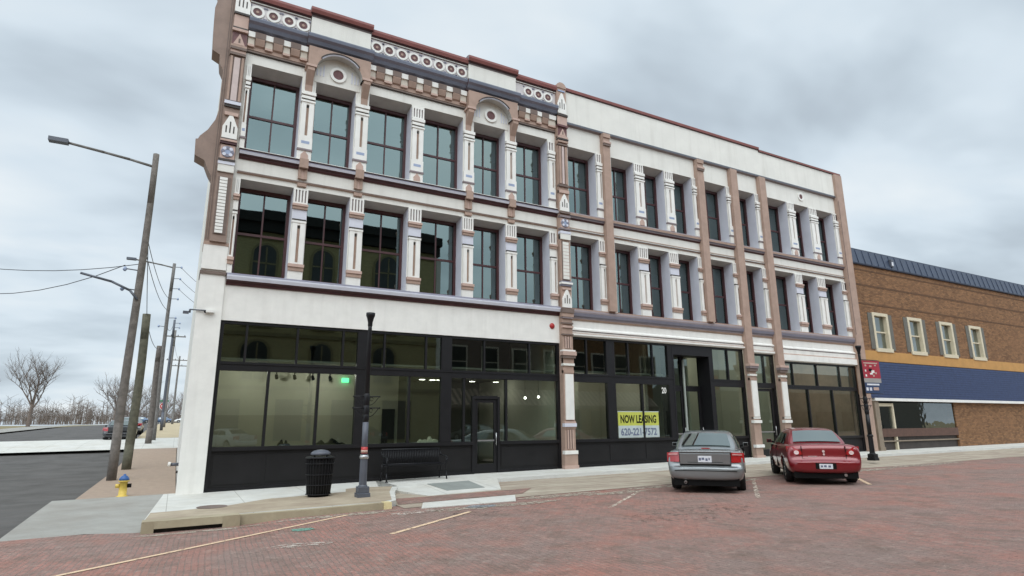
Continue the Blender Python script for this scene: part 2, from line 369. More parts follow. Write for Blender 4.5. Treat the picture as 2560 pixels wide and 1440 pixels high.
def lerp(x, xs, ys):
    if x <= xs[0]: return ys[0]
    for i in range(len(xs)-1):
        if x <= xs[i+1]: return ys[i]+(ys[i+1]-ys[i])*(x-xs[i])/(xs[i+1]-xs[i])
    return ys[-1]
def zs(x): return lerp(x, [-40, .23, 3.26, 7.7, 11.8, 16.5, 20.6, 28.1, 60], [-.45, -.04, 0, .09, .135, .18, .21, .24, .4])
def rise(y): return lerp(y, [18, 30, 36, 43, 60, 100, 200, 400], [0, .02, .25, .75, 1.35, 2.0, 2.6, 3.0])
def street_z(x, y):
    dip = .055*max(0, min(1, (x+1.2)/.8, (2.1-x)/.7))*max(0, min(1, (y-12.0)/.9))          # the gutter sinks towards the storm drain
    return zs(x)-.118+.138*min(1, max(0, (13-y)/13))-dip
def apron_z(x, y): return zs(x)-.095-.015*min(1, max(0, (16.2-y)/3))
def side_z(x, y): return zs(x)+rise(y)

def sheet(name, xs, ys, fz, m, kind='structure'):
    b = MB(); n = len(xs); b.v = [(x, y, fz(x, y)) for y in ys for x in xs]
    for j in range(len(ys)-1):
        for i in range(n-1): b.f.append((j*n+i, j*n+i+1, (j+1)*n+i+1, (j+1)*n+i)); b.m.append(b.mi(m)); b.sm.append(True)
    return tag(b.build(name), kind=kind)
def rng(a, b, n): return [a+(b-a)*i/n for i in range(n+1)]
def poly_sheet(name, pts, fz, dz, m, thick=0., kind='structure', sub=1):
    b = MB(); b.face([(x, y, fz(x, y)+dz) for x, y in pts], m)
    if thick:
        n = len(pts)
        for k in range(n):
            (x0, y0), (x1, y1) = pts[k], pts[(k+1) % n]
            b.face([(x0, y0, fz(x0, y0)+dz-thick), (x1, y1, fz(x1, y1)+dz-thick), (x1, y1, fz(x1, y1)+dz), (x0, y0, fz(x0, y0)+dz)], m)
    return tag(b.build(name), kind=kind) if kind else b.build(name)

# ------------------------------------------------------------------ ground, streets, pavements
gx = sorted(set([-1500, -600, -250, -120]+rng(-60, 90, 50)+[130, 250, 600, 1500]))
gy = sorted(set([-1500, -500, -150, -60]+rng(-30, 60, 30)+[80, 100, 150, 200, 400, 800, 2000]))
sheet('ground', gx, gy, lambda x, y: zs(x)+rise(y)-.30, 'dead_grass')
sheet('brick_street', sorted(set(rng(-60, 90, 75)+[-1.4, -1, -.7, -.4, .4, .8, 1.2, 1.5, 1.8, 2.2])), sorted(set(rng(-10.2, 11, 22)+[11.5, 12, 12.3, 12.6, 12.9, 13.15, 13.4])), street_z, 'street_brick')
XR = [4.45]+[6, 7.7, 9.5, 11.8, 14, 16.5, 20.6, 24, 28.1, 35, 45, 60, 88]
sheet('concrete_apron', XR, [12.9, 14, 15, 16.3], lambda x, y: apron_z(x, y), 'apron_tan')
# pavement under the facade, with its low kerb step
sheet('pavement', XR, [16.2, 17, 18.4], lambda x, y: zs(x), 'walk_white')
b = MB()
for x0, x1 in zip(XR, XR[1:]): b.face([(x0, 16.2, zs(x0)-.16), (x1, 16.2, zs(x1)-.16), (x1, 16.2, zs(x1)), (x0, 16.2, zs(x0))], 'concrete_white')
tag(b.build('kerb'), kind='structure')
# corner bulb-out: raised slab with old kerb
cor = [(-.36, 13.2), (1.25, 13.15), (2.7, 13.1), (4.1, 13.12), (4.45, 13.5), (4.9, 15.0), (5.4, 16.2), (5.4, 18.4), (-.1, 18.4), (-.12, 17.9)]
poly_sheet('corner_pavement', cor, lambda x, y: zs(x), 0, 'walk_white', .3)
poly_sheet('corner_strip', [(-.33, 13.5), (1.25, 13.45), (4.1, 13.4), (4.38, 13.6), (4.8, 15.1), (5.25, 16.3), (4.4, 16.6), (3.3, 16.35), (1.9, 15.5), (1.0, 14.75), (-.27, 14.6)], lambda x, y: zs(x), .004, 'walk_tan')
b = MB(); kp = [(-.36, 13.2), (1.25, 13.15), (2.7, 13.1), (4.05, 13.12)]
for i, ((x0, y0), (x1, y1)) in enumerate(zip(kp, kp[1:])):
    if i == 0:      # lintel of the storm drain inlet
        for a, c, lo in ((x0, x0+.2, .34), (x0+.2, x1-.3, .10), (x1-.3, x1, .34)):
            ya = y0+(y1-y0)*(a-x0)/(x1-x0); yc = y0+(y1-y0)*(c-x0)/(x1-x0)
            b.face([(a, ya-.14, zs(a)-lo), (c, yc-.14, zs(c)-lo), (c, yc-.12, zs(c)+.03), (a, ya-.12, zs(a)+.03)], 'kerb_old')
            b.face([(a, ya-.12, zs(a)+.03), (c, yc-.12, zs(c)+.03), (c, yc+.34, zs(c)+.012), (a, ya+.34, zs(a)+.012)], 'kerb_old')
            b.face([(a, ya-.14, zs(a)-lo), (a, ya+.1, zs(a)-lo), (c, yc+.1, zs(c)-lo), (c, yc-.14, zs(c)-lo)], 'kerb_old')
    else:
        b.face([(x0, y0-.05, zs(x0)-.3), (x1, y1-.05, zs(x1)-.3), (x1, y1-.02, zs(x1)+.012), (x0, y0-.02, zs(x0)+.012)], 'kerb_old')
        b.face([(x0, y0-.02, zs(x0)+.012), (x1, y1-.02, zs(x1)+.012), (x1, y1+.16, zs(x1)+.012), (x0, y0+.16, zs(x0)+.012)], 'kerb_old')
tag(b.build('kerb'), kind='structure')
b = MB()
mat('kerb_yellow', (.66, .55, .30), .8, .12, 8, .2, 40)
b.prismx([(13.03, zs(4.1)-.3), (13.3, zs(4.1)-.3), (13.3, zs(4.1)+.017), (13.08, zs(4.1)+.017)], 4.05, 4.22, 'kerb_yellow'); tag(b.build('kerb'), kind='structure')
# storm drain: a dark panel paints the shade inside its slot
b = MB(); b.box(-.22, 1.2, 13.13, 13.17, -.34, -.09, 'interior_dark')
tag(b.build('storm_drain', origin=(.5, 13.15, -.3)), 'long dark storm drain slot under the corner kerb', 'storm drain')
b = MB(); b.lathe(.85, 14.83, [(.30, zs(.85)+.004), (.30, zs(.85)+.012), (.285, zs(.85)+.013), (.28, zs(.85)+.008), (0.01, zs(.85)+.010)], 'taupe_dark', 24)
tag(b.build('manhole_cover', origin=(.85, 14.83, zs(.85))), 'round rusty manhole cover in the corner pavement', 'manhole cover')
# dropped kerb: ramp, mat, new concrete slab at the gutter
poly_sheet('ramp_pavement', [(4.9, 16.25), (5.3, 15.2), (5.6, 14.5), (7.6, 14.5), (8.4, 16.25)], lambda x, y: zs(x)-.10*(16.3-y)/1.8, .004, 'walk_white', .1)
poly_sheet('tactile_paving', [(6.2, 16.2), (6.28, 14.95), (7.35, 14.95), (7.45, 16.2)], lambda x, y: zs(x)-.10*(16.3-y)/1.8, .012, 'mat_grey', .01)
poly_sheet('gutter_slab', [(4.72, 12.62), (6.85, 12.35), (7.35, 13.3), (5.05, 13.42)], lambda x, y: zs(x)-.10, 0, 'walk_white', .14)
poly_sheet('brick_strip', [(4.5, 13.5), (7.6, 13.38), (8.4, 14.3), (4.75, 14.45)], apron_z, .006, 'street_brick')
# side street
sheet('side_pavement', [-1.95, -1.2, -.5, .17], [18.4, 22, 26, 30, 33, 36, 39.5], side_z, 'walk_brick')
sheet('side_crossing', [-14, -3, -1.95, -.5, .17, 6], [39.5, 43, 46, 48], lambda x, y: side_z(x, y)+.002, 'walk_white')
sheet('side_pavement', [-2.2, -.5, 1.4], [48, 55, 60, 70, 80, 100, 130, 160, 200], lambda x, y: side_z(x, y)+.004, 'far_tan')
sheet('corner_landing', [-2.4, -1.2, -.45, -.1], [13.3, 14.5, 16, 18.4], lambda x, y: street_z(x, 13.4)+(zs(x)-street_z(x, 13.4))*min(1, max(0, (y-13.3)/4.6)), 'grey_pave')
sheet('side_street', [-12.5, -9, -5, -2.05], [13.4, 16, 18, 24, 30, 36, 43, 60, 80, 100, 150, 200, 300, 400], lambda x, y: side_z(x, y)-.15, 'asphalt')
sheet('side_pavement', [-16, -14, -12.5], [13.4, 18, 24, 30, 36, 43, 60, 100, 200], lambda x, y: side_z(x, y)-.03, 'grey_pave')
sheet('back_pavement', rng(-60, 90, 30), [-14, -10.2], lambda x, y: street_z(x, 0)+.02, 'grey_pave')
# painted marks on the bricks
def line(name, pts, w, m):
    (x0, y0), (x1, y1) = pts; d = Vector((x1-x0, y1-y0)).normalized(); q = Vector((-d.y, d.x))*w/2; b = MB(); n = 8
    for k in range(n):
        a, c = k/n, (k+1)/n; P = []
        for f, s in ((a, -1), (c, -1), (c, 1), (a, 1)):
            x = x0+(x1-x0)*f+q.x*s; y = y0+(y1-y0)*f+q.y*s; P.append((x, y, max(street_z(x, y), apron_z(x, y)-9 if y < 12.9 else apron_z(x, y))+.008))
        b.face(P, m)
    return tag(b.build(name), kind='structure')
line('parking_line', [(-2.6, 8.55), (3.21, 12.75)], .09, 'line_yellow')
line('parking_line', [(3.25, 10.04), (5.33, 11.5)], .10, 'line_yellow')
line('parking_line', [(7.76, 10.13), (10.23, 12.12)], .09, 'line_faint')
line('parking_line', [(11.25, 9.44), (14.75, 12.5)], .10, 'line_faint')
line('parking_line', [(15.57, 9.58), (19.0, 12.5)], .10, 'line_yellow')
def blob(name, x, y, rx, ry_, m, sd):
    rnd = random.Random(sd); P = []
    for k in range(18):
        t = 2*math.pi*k/18; f = .75+.4*rnd.random(); px, py = x+rx*f*math.cos(t), y+ry_*f*math.sin(t); P.append((px, py, street_z(px, py)+.007))
    b = MB(); b.face(P, m); tag(b.build(name), kind='structure')
blob('paint_mark', 2.1, 11.43, .21, .17, 'paint_green', 1)
blob('paint_mark', 5.84, 12.1, .35, .22, 'paint_grey', 2)
blob('paint_mark', 4.45, 12.2, .6, .22, 'paint_white', 3)
blob('paint_mark', 1.85, 9.95, .45, .2, 'paint_white', 4)
for k, (x, y, rx, ry_) in enumerate(((5.6, 12.0, .9, .25), (8.2, 12.55, 1.3, .3), (9.6, 12.2, 1.0, .25), (11.2, 12.6, 1.2, .22), (6.9, 11.85, .8, .2), (14.0, 12.5, 1.0, .25), (19.5, 12.4, 2.2, .3), (24, 12.6, 2.5, .3), (3.0, 12.75, 1.3, .18), (.6, 12.7, 1.2, .2))):
    blob('dirt_patch', x, y, rx, ry_, 'gutter_dirt', 20+k)
blob('oil_stain', 8.6, 8.6, 1.5, .8, 'oil_dark', 5)
blob('oil_stain', 5.2, 11.2, .6, .5, 'oil_dark', 6)

# ------------------------------------------------------------------ the commercial building (facade plane y = 18)
FY = 18.0; RD = .56                                   # facade plane, window reveal depth
BLD = thing('commercial_building', (.2, FY, 0), 'long three storey cream and taupe commercial building with dark storefronts along the brick street', 'building')
OPL = [(.93, 2.40), (2.83, 4.09), (4.54, 6.01), (6.46, 7.94), (8.36, 9.63), (10.07, 11.48)]          # window openings, left half
OPR = [(12.42, 13.75), (14.55, 15.72), (16.22, 17.38), (17.88, 19.02), (19.78, 21.16), (22.03, 23.09), (24.03, 25.41), (25.92, 27.1), (27.68, 29.05)]
OPS = OPL+OPR
X0, X1 = .2, 29.95
Z2a, Z2b, Z3a, Z3b = 5.80, 8.64, 9.56, 12.38           # sill and head of the second and third floors
def head3(i): return 12.32 if i in (1, 4) else (Z3b if i < 6 else 12.30)
# -- front wall, pierced by the openings
b = MB()
edges = [X0]+[e for o in OPS for e in o]+[X1]
for za, zb in ((Z2a, Z2b), (Z3a, 12.30)):
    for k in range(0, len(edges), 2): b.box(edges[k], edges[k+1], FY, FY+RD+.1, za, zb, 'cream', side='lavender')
for k in range(len(OPS)):                              # lintels over the third floor
    lo = head3(k); b.box(OPS[k][0], OPS[k][1], FY, FY+RD+.1, lo, 12.72, 'cream', under='cream_shaded')
for k in range(0, len(edges), 2): b.box(edges[k], edges[k+1], FY, FY+RD+.1, 12.30, 12.72, 'cream')
b.box(X0, X1, FY, FY+RD+.1, Z2b, Z3a, 'cream', under='cream_shaded')
b.box(X0, X1, FY, FY+RD+.1, 12.72, 14.35, 'cream')
b.box(.79, 11.85, FY, FY+.3, 4.48, 5.80, 'cream_trim', under='cream'); b.box(X0, .79, FY, FY+.4, 4.48, 5.80, 'cream_trim')
b.box(11.85, 21.62, FY, FY+.3, 4.76, 5.80, 'cream_trim', under='cream'); b.box(21.62, 23.9, FY, FY+.3, 4.62, 5.80, 'cream_trim'); b.box(23.9, X1, FY, FY+.3, 4.36, 5.80, 'cream_trim')
b.build('wall', BLD)
b = MB(); b.box(X0, X0+.3, FY+RD+.1, 38, -1, 14.3, 'cream'); b.box(X1-.3, X1, FY+RD+.1, 38, -1, 14.3, 'taupe'); b.box(X0, X1, 38, 38.3, -1, 14.3, 'taupe_dark')
b.build('side_wall', BLD)
b = MB(); b.box(X0+.3, X1-.3, FY+RD+.1, 38, 13.6, 13.8, 'grey_metal'); b.build('roof', BLD)
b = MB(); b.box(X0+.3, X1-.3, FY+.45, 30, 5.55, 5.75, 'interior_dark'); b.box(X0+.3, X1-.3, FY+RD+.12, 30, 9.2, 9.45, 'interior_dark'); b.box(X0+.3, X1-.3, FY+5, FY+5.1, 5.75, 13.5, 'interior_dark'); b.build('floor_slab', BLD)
# corner block under the pier
b = MB(); zb = -.35
b.box(.17, .79, FY-.05, FY+.9, zb, 5.72, 'cream_trim'); b.box(.17, .79, FY-.06, FY+.9, 5.86, 6.55, 'cream_trim'); b.box(.15, .80, FY-.09, FY+.9, 5.72, 5.80, 'taupe_dark'); b.box(.16, .80, FY-.07, FY+.9, 6.55, 6.64, 'taupe')
b.build('corner_block', BLD)

# -- windows
def window(i, x0, x1, z0, z1):
    b = MB(); y = FY+RD; fr = .085; t = 'window_frame'
    b.box(x0, x0+fr, y-.07, y+.05, z0, z1, t); b.box(x1-fr, x1, y-.07, y+.05, z0, z1, t)
    b.box(x0+fr, x1-fr, y-.07, y+.05, z1-.10, z1, t); b.box(x0+fr, x1-fr, y-.07, y+.05, z0, z0+.13, t)
    zm = z0+(z1-z0)*.485; xm = (x0+x1)/2
    b.box(x0+fr, x1-fr, y-.045, y+.03, zm-.035, zm+.035, t)
    for a, c in ((z0+.13, zm-.035), (zm+.035, z1-.10)): b.box(xm-.022, xm+.022, y-.035, y+.02, a, c, t)
    w = b.build('window', BLD)
    g = MB(); q = random.Random(i*13+int(z0))
    for a, c, yy in ((z0+.11, zm-.03, y-.012), (zm+.03, z1-.08, y+.006)):
        for u, v in ((x0+fr-.02, xm-.018), (xm+.018, x1-fr+.02)):
            j = [q.uniform(-.003, .003) for _ in range(3)]   # each light of glass sits at its own slight tilt
            g.face([(u, yy+j[0], a), (v, yy+j[1], a), (v, yy+j[1]+j[2], c), (u, yy+j[0]+j[2], c)], 'pane_upper')
    g.build('pane', w)
for i, (x0, x1) in enumerate(OPS):
    for h, d in ((Z2b, .09), (head3(i), .14)):
        b = MB(); b.prismx([(FY+.02, h-.003), (FY+RD, h-d), (FY+RD+.08, h-d), (FY+RD+.08, h-.003)], x0+.004, x1-.004, 'cream_shaded'); b.build('window_head', BLD)
for i, (x0, x1) in enumerate(OPS):
    window(i, x0, x1, Z2a+.02, Z2b-.09); window(i+20, x0, x1, Z3a+.08, head3(i)-.14)

# -- columns between the windows
def column(x0, x1, fl, block=True, half=0):
    w = x1-x0; xm = (x0+x1)/2; y = FY; c = MB()
    if fl == 2: zs_, ze, zp = 6.26, 7.54, 5.80
    else: zs_, ze, zp = 10.32, 11.50, 9.56
    sw = .085 if not half else .07
    sx = xm if not half else (xm+half*w*.22)
    # shaft: two halves left and right of a dark slot
    c.box(x0+.02, sx-sw/2, y-.085, y, zs_, ze, 'cream_trim'); c.box(sx+sw/2, x1-.02, y-.085, y, zs_, ze, 'cream_trim')
    c.box(sx-sw/2, sx+sw/2, y-.075, y, zs_, zs_+.06, 'cream_trim'); c.box(sx-sw/2, sx+sw/2, y-.075, y, ze-.07, ze, 'cream_trim')
    c.box(sx-sw/2, sx+sw/2, y-.012, y, zs_+.06, ze-.07, 'taupe')
    c.box(sx-sw/2, sx+sw/2, y-.014, y-.012, ze-.16, ze-.07, 'dark_line')
    o = c.build('column', BLD)
    k = MB()
    if fl == 2:
        k.box(x0, x1, y-.045, y, 7.66, 7.97, 'lavender' if not half else 'cream_trim'); k.box(x0+.0, x1, y-.10, y, 7.54, 7.60, 'cream_trim'); k.box(x0+.01, x1-.01, y-.07, y, 7.60, 7.66, 'dark_line')
        k.box(x0-.02, x1+.02, y-.12, y, 8.06, 8.13, 'pink'); k.box(x0-.01, x1+.01, y-.09, y, 7.97, 8.06, 'taupe')
    else:
        k.box(x0-.01, x1+.01, y-.11, y, 11.50, 11.56, 'cream_trim'); k.box(x0+.01, x1-.01, y-.07, y, 11.56, 11.62, 'dark_line'); k.box(x0, x1, y-.10, y, 11.62, 11.71, 'cream_trim'); k.box(x0+.01, x1-.01, y-.06, y, 11.71, 11.75, 'mauve_brown'); k.box(x0-.015, x1+.015, y-.12, y, 11.75, 11.86, 'cream_trim')
    k.build('capital', o)
    if block:
        f = MB(); za, zb = (8.13, 8.64) if fl == 2 else (11.86, 12.30); n = 4 if not half else 2
        f.box(x0, x1, y-.05, y, za, za+.07, 'cream_trim'); f.box(x0, x1, y-.05, y, zb-.05, zb, 'cream_trim')
        f.box(x0, x1, y-.012, y, za+.07, zb-.05, 'mauve_brown')
        for q in range(n+1):
            u = x0+(w-.05)*q/n; f.box(u, u+.05, y-.05, y-.012, za+.07, zb-.05, 'cream_trim')
        f.build('fluted_block', o)
    p = MB()
    if fl == 2:
        p.box(x0-.02, x1+.02, y-.13, y, 6.17, 6.26, 'pink'); p.box(x0-.01, x1+.01, y-.10, y, 6.06, 6.17, 'taupe'); p.box(x0, x1, y-.07, y, zp, 6.06, 'cream_trim')
    else:
        p.box(x0, x1, y-.085, y, 9.93, 10.32, 'cream_trim'); p.box(xm-w*.3, xm+w*.3, y-.088, y-.085, 10.10, 10.19, 'blue_pale'); p.box(x0-.02, x1+.02, y-.10, y, 9.87, 9.93, 'mauve_brown'); p.box(x0, x1, y-.07, y, zp, 9.87, 'cream_trim')
        if not half: p.prism([(xm-.11, 9.56), (xm+.11, 9.56), (xm+.11, 9.72), (xm, 9.86), (xm-.11, 9.72)], y-.105, y-.07, 'pink')
    p.build('column_base', o)
COLS = [(2.40, 2.83), (4.09, 4.54), (6.01, 6.46), (7.94, 8.36), (9.63, 10.07), (15.72, 16.22), (17.38, 17.88), (25.41, 25.92), (27.1, 27.68)]
HALF = [(.80, .93, -1), (11.48, 11.76, 1), (13.75, 14.02, 1), (19.02, 19.26, 1), (21.16, 21.4, 1), (23.09, 23.36, 1), (29.05, 29.4, 1)]
for fl in (2, 3):
    for i, (a, c) in enumerate(COLS): column(a+.01, c-.01, fl, fl == 2 or i in (2, 5, 6, 7, 8))
    for a, c, h in HALF: column(a, c, fl, True, h)

# -- string courses and cornices; each is one moulded length
def course(name, x0, x1, prof, mats):
    """prof: (projection, z) from bottom to top, mats for each face between"""
    b = MB(); P = [(FY, prof[0][1])]+[(FY-p, z) for p, z in prof]+[(FY, prof[-1][1])]
    b.prismx(P, x0, x1, [mats[0]]+list(mats)+[mats[-1]]+['cream']); return b.build(name, BLD)
XP = 11.83
course('cornice', .82, XP, [(.03, 5.47), (.05, 5.52), (.05, 5.55), (.16, 5.60), (.19, 5.69), (.19, 5.73), (.12, 5.77), (.10, 5.80)], ['maroon', 'maroon', 'maroon', 'lavender', 'lavender', 'mauve', 'mauve'])
course('cornice', .82, XP, [(.03, 9.25), (.06, 9.30), (.06, 9.33), (.14, 9.37), (.17, 9.44), (.17, 9.47), (.08, 9.50), (.08, 9.53), (.12, 9.545), (.12, 9.56)], ['maroon', 'maroon', 'maroon', 'lavender', 'mauve', 'mauve', 'maroon', 'taupe_dark', 'cream_trim'])
course('string_course', .82, XP, [(.02, 8.80), (.06, 8.82), (.06, 8.86), (.02, 8.88)], ['taupe', 'taupe_dark', 'taupe_dark'])
course('cornice', 12.3, 29.6, [(.03, 5.36), (.08, 5.42), (.08, 5.48), (.14, 5.52), (.17, 5.62), (.17, 5.67), (.10, 5.75), (.10, 5.79)], ['taupe', 'mauve_brown', 'mauve', 'mauve', 'mauve_brown', 'mauve_brown', 'taupe'])
course('cornice', 12.3, 29.6, [(.03, 9.27), (.08, 9.32), (.08, 9.36), (.14, 9.40), (.15, 9.48), (.10, 9.54)], ['maroon', 'mauve_brown', 'mauve', 'taupe', 'mauve_brown'])
PIER = [(14.02, 14.36), (19.22, 19.6), (21.36, 21.78), (23.32, 23.74), (29.35, 29.95)]
bays = [(12.3, 14.02), (14.36, 19.22), (19.6, 21.36), (21.78, 23.32), (23.74, 29.35)]
for a, c in bays:
    course('string_course', a, c, [(.02, 8.80), (.05, 8.82), (.05, 8.85), (.015, 8.87), (.015, 8.90), (.035, 8.91), (.035, 8.94)], ['taupe', 'dark_line', 'mauve_brown', 'cream', 'cream', 'taupe'])
course('storefront_moulding', 12.3, 21.36, [(.03, 4.76), (.12, 4.80), (.12, 4.86), (.05, 4.90), (.05, 4.95), (.09, 4.98), (.09, 5.03), (.0, 5.10)], ['cream_trim', 'cream_trim', 'taupe', 'cream_trim', 'mauve_brown', 'cream_trim', 'cream_trim'])
course('storefront_moulding', 21.78, 23.32, [(.03, 4.62), (.10, 4.66), (.10, 4.74), (.05, 4.78), (.05, 4.95), (.09, 4.98), (.09, 5.03), (.0, 5.10)], ['cream_trim', 'cream_trim', 'taupe', 'cream_trim', 'mauve_brown', 'cream_trim', 'cream_trim'])
course('storefront_moulding', 23.74, 29.35, [(.03, 4.36), (.12, 4.40), (.12, 4.66), (.05, 4.72), (.05, 4.90), (.09, 4.94), (.09, 4.99), (.0, 5.06)], ['cream_trim', 'cream_trim', 'taupe', 'cream_trim', 'mauve_brown', 'cream_trim', 'cream_trim'])

# -- top of the left half: corbel table, big cornice, rosette frieze, raised blocks, arch hoods
HOOD = [(2.50, 4.46), (8.02, 10.02)]
segs = [(.72, HOOD[0][0]), (HOOD[0][1], HOOD[1][0]), (HOOD[1][1], XP)]
for a, c in segs:
    course('string_course', a, c, [(.02, 12.70), (.07, 12.72), (.07, 12.77), (.03, 12.80)], ['dark_line', 'taupe_dark', 'taupe_dark'])
    b = MB(); b.box(a, c, FY-.06, FY, 12.80, 13.36, 'taupe'); b.build('corbel_band', BLD)
cor_x = [1.08, 1.60, 2.11, 4.83, 5.40, 5.95, 6.50, 7.05, 7.60, 10.28, 10.80, 11.32]
for x in cor_x:
    b = MB(); b.box(x-.15, x+.15, FY-.20, FY-.06, 13.16, 13.36, 'taupe_dark'); b.prismx([(FY-.06, 12.93), (FY-.12, 12.96), (FY-.19, 13.13), (FY-.19, 13.16), (FY-.06, 13.16)], x-.135, x+.135, 'taupe')
    b.build('corbel', BLD)
lights = []
for (a, c), xs_ in zip(segs, ([.72, 1.08, 1.60, 2.11, 2.5], [4.46, 4.83, 5.40, 5.95, 6.50, 7.05, 7.60, 8.02], [10.02, 10.28, 10.80, 11.32, 11.83])):
    for u, v in zip(xs_, xs_[1:]):
        u2 = u+(.152 if u in cor_x else .02); v2 = v-(.152 if v in cor_x else .02)
        if v2-u2 < .04: continue
        b = MB(); b.box(u2, v2, FY-.17, FY-.062, 13.18, 13.36, 'cream_trim'); b.box(u2+.005, v2-.005, FY-.12, FY-.062, 12.95, 13.18, 'tan_cream'); b.box(u2, v2, FY-.13, FY-.062, 12.88, 12.95, 'pink'); b.build('dentil', BLD)
CPR = [(.05, 13.36), (.12, 13.39), (.12, 13.42), (.20, 13.46), (.26, 13.56), (.34, 13.62), (.36, 13.70), (.36, 13.73), (.28, 13.76), (.10, 13.82)]
CPM = ['maroon', 'maroon', 'cornice_blue', 'cornice_blue', 'mauve', 'cornice_blue', 'cornice_blue', 'dark_line', 'dark_line']
course('main_cornice', .72, XP, CPR, CPM)
for a, c in HOOD: course('main_cornice', a-.07, c+.07, [(p+.08, z) for p, z in CPR], CPM)
for a, c in segs:
    b = MB(); b.box(a, c, FY-.10, FY, 13.80, 14.36, 'frieze_pale'); o = b.build('rosette_frieze', BLD)
    g = MB()
    course('parapet_coping', a, c, [(.10, 14.36), (.14, 14.38), (.14, 14.42), (.22, 14.46), (.26, 14.56), (.26, 14.64), (.10, 14.68), (-.3, 14.70)], ['mauve_brown', 'cream', 'maroon', 'coping', 'coping', 'coping', 'coping'])
ros = [.93, 1.39, 1.85, 2.28, 4.68, 5.10, 5.56, 6.0, 6.46, 6.93, 7.38, 7.80, 10.6, 11.05, 11.48]
for x in ros:
    b = MB(); b.disc(x, FY-.10, 14.10, .205, .03, 'cream_trim', 20, .135); b.disc(x, FY-.10, 14.10, .135, .008, 'rosette_dark', 16); b.disc(x, FY-.108, 14.10, .045, .015, 'taupe', 10)
    for s in (-1, 1):
        for t in (-1, 1): b.disc(x+s*.2, FY-.10, 14.10+t*.19, .035, .014, 'mauve', 8)
    b.build('rosette', BLD)
for a, c in HOOD:
    b = MB(); b.box(a+.02, c-.02, FY-.20, FY, 13.86, 14.52, 'cream'); b.build('parapet_block', BLD)
    course('parapet_coping', a-.03, c+.03, [(.20, 14.46), (.23, 14.49), (.23, 14.52), (.30, 14.56), (.35, 14.66), (.35, 14.74), (.2, 14.79), (-.3, 14.80)], ['mauve_brown', 'dark_line', 'maroon', 'coping', 'coping', 'coping', 'coping'])
    # taupe hood with a round arch cut through it
    xm = (a+c)/2; hw = (c-a)/2; ar = hw-.26; zc = 12.62; rise_ = .62
    arc = [(xm+ar*math.cos(t), zc+rise_*math.sin(t)) for t in [math.pi*k/20 for k in range(21)]]
    b = MB(); poly = [(c, 12.55), (c, 13.36), (a, 13.36), (a, 12.55), (xm-ar, 12.55)]+[p for p in arc[::-1]]+[(xm+ar, 12.55)]
    # built as strips so the arch edge is clean
    for (u0, w0), (u1, w1) in zip(arc, arc[1:]):
        b.face([(u1, FY-.30, w1), (u0, FY-.30, w0), (u0, FY-.30, 13.36), (u1, FY-.30, 13.36)], 'taupe')
        b.face([(u0, FY-.30, w0), (u1, FY-.30, w1), (u1, FY, w1), (u0, FY, w0)], 'cream_shaded')
    for u, v in ((a, xm-ar), (xm+ar, c)): b.box(u, v, FY-.30, FY, 12.62, 13.36, 'taupe')
    h = b.build('arch_hood', BLD)
    b = MB()
    for r_in, r_out, y0, y1, m in ((.95, 1.01, FY-.35, FY-.30, 'lavender'), (1.01, 1.05, FY-.38, FY-.30, 'dark_line')):
        for k in range(4, 16):
            t0, t1 = math.pi*k/20, math.pi*(k+1)/20
            P = [(xm+ar*q*math.cos(t), zc+(rise_*q+.02)*math.sin(t)) for t, q in ((t0, r_in), (t1, r_in), (t1, r_out), (t0, r_out))]
            b.prism(P[::-1], y0, y1, m)
    b.build('arch_moulding', h)
    b = MB(); b.box(xm-ar, xm+ar, FY-.02, FY-.001, 12.32, 13.3, 'cream'); b.disc(xm, FY-.02, 12.72, .26, .05, 'cream_trim', 24, .17); b.disc(xm, FY-.02, 12.72, .17, .02, 'rosette_dark', 20)
    for s in (-1, 1):
        for q in range(3): b.box(xm+s*(.45+.1*q)-.02, xm+s*(.45+.1*q)+.02, FY-.035, FY-.02, 12.55, 12.95-.09*q, 'lavender')
    b.build('tympanum', h)
    for s in (-1, 1):
        u = (a+.10) if s < 0 else (c-.10); b = MB()
        b.prismx([(FY, 11.90), (FY-.06, 11.90), (FY-.08, 12.10), (FY-.20, 12.30), (FY-.33, 12.50), (FY-.33, 12.62), (FY, 12.62)], u-.11, u+.11, 'taupe')
        b.box(u-.16, u+.16, FY-.36, FY, 12.62, 12.69, 'pink'); b.box(u-.145, u-.112, FY-.05, FY, 11.88, 12.55, 'cream_trim'); b.box(u+.112, u+.145, FY-.05, FY, 11.88, 12.55, 'cream_trim')
        b.build('bracket', h)

# -- frieze and coping of the right half
b = MB(); b.box(12.3, 29.4, FY-.09, FY, 13.30, 14.62, 'cream'); b.build('frieze_panel', BLD)
course('string_course', 12.3, 29.35, [(.03, 13.16), (.13, 13.19), (.13, 13.27), (.09, 13.30)], ['mauve_brown', 'grey_metal', 'grey_metal'])
course('parapet_coping', 12.3, 23.6, [(.09, 14.60), (.15, 14.63), (.17, 14.72), (.17, 14.74), (-.3, 14.76)], ['maroon', 'coping', 'coping', 'coping'])
course('parapet_coping', 23.6, 30.0, [(.09, 14.52), (.15, 14.54), (.16, 14.61), (.16, 14.63), (-.3, 14.65)], ['maroon', 'coping', 'taupe_dark', 'coping'])
b = MB(); b.disc(26.6, FY, 12.78, .22, .04, 'cream_trim', 20, .13); b.disc(26.6, FY, 12.78, .13, .015, 'rosette_dark', 16); b.build('rosette', BLD)

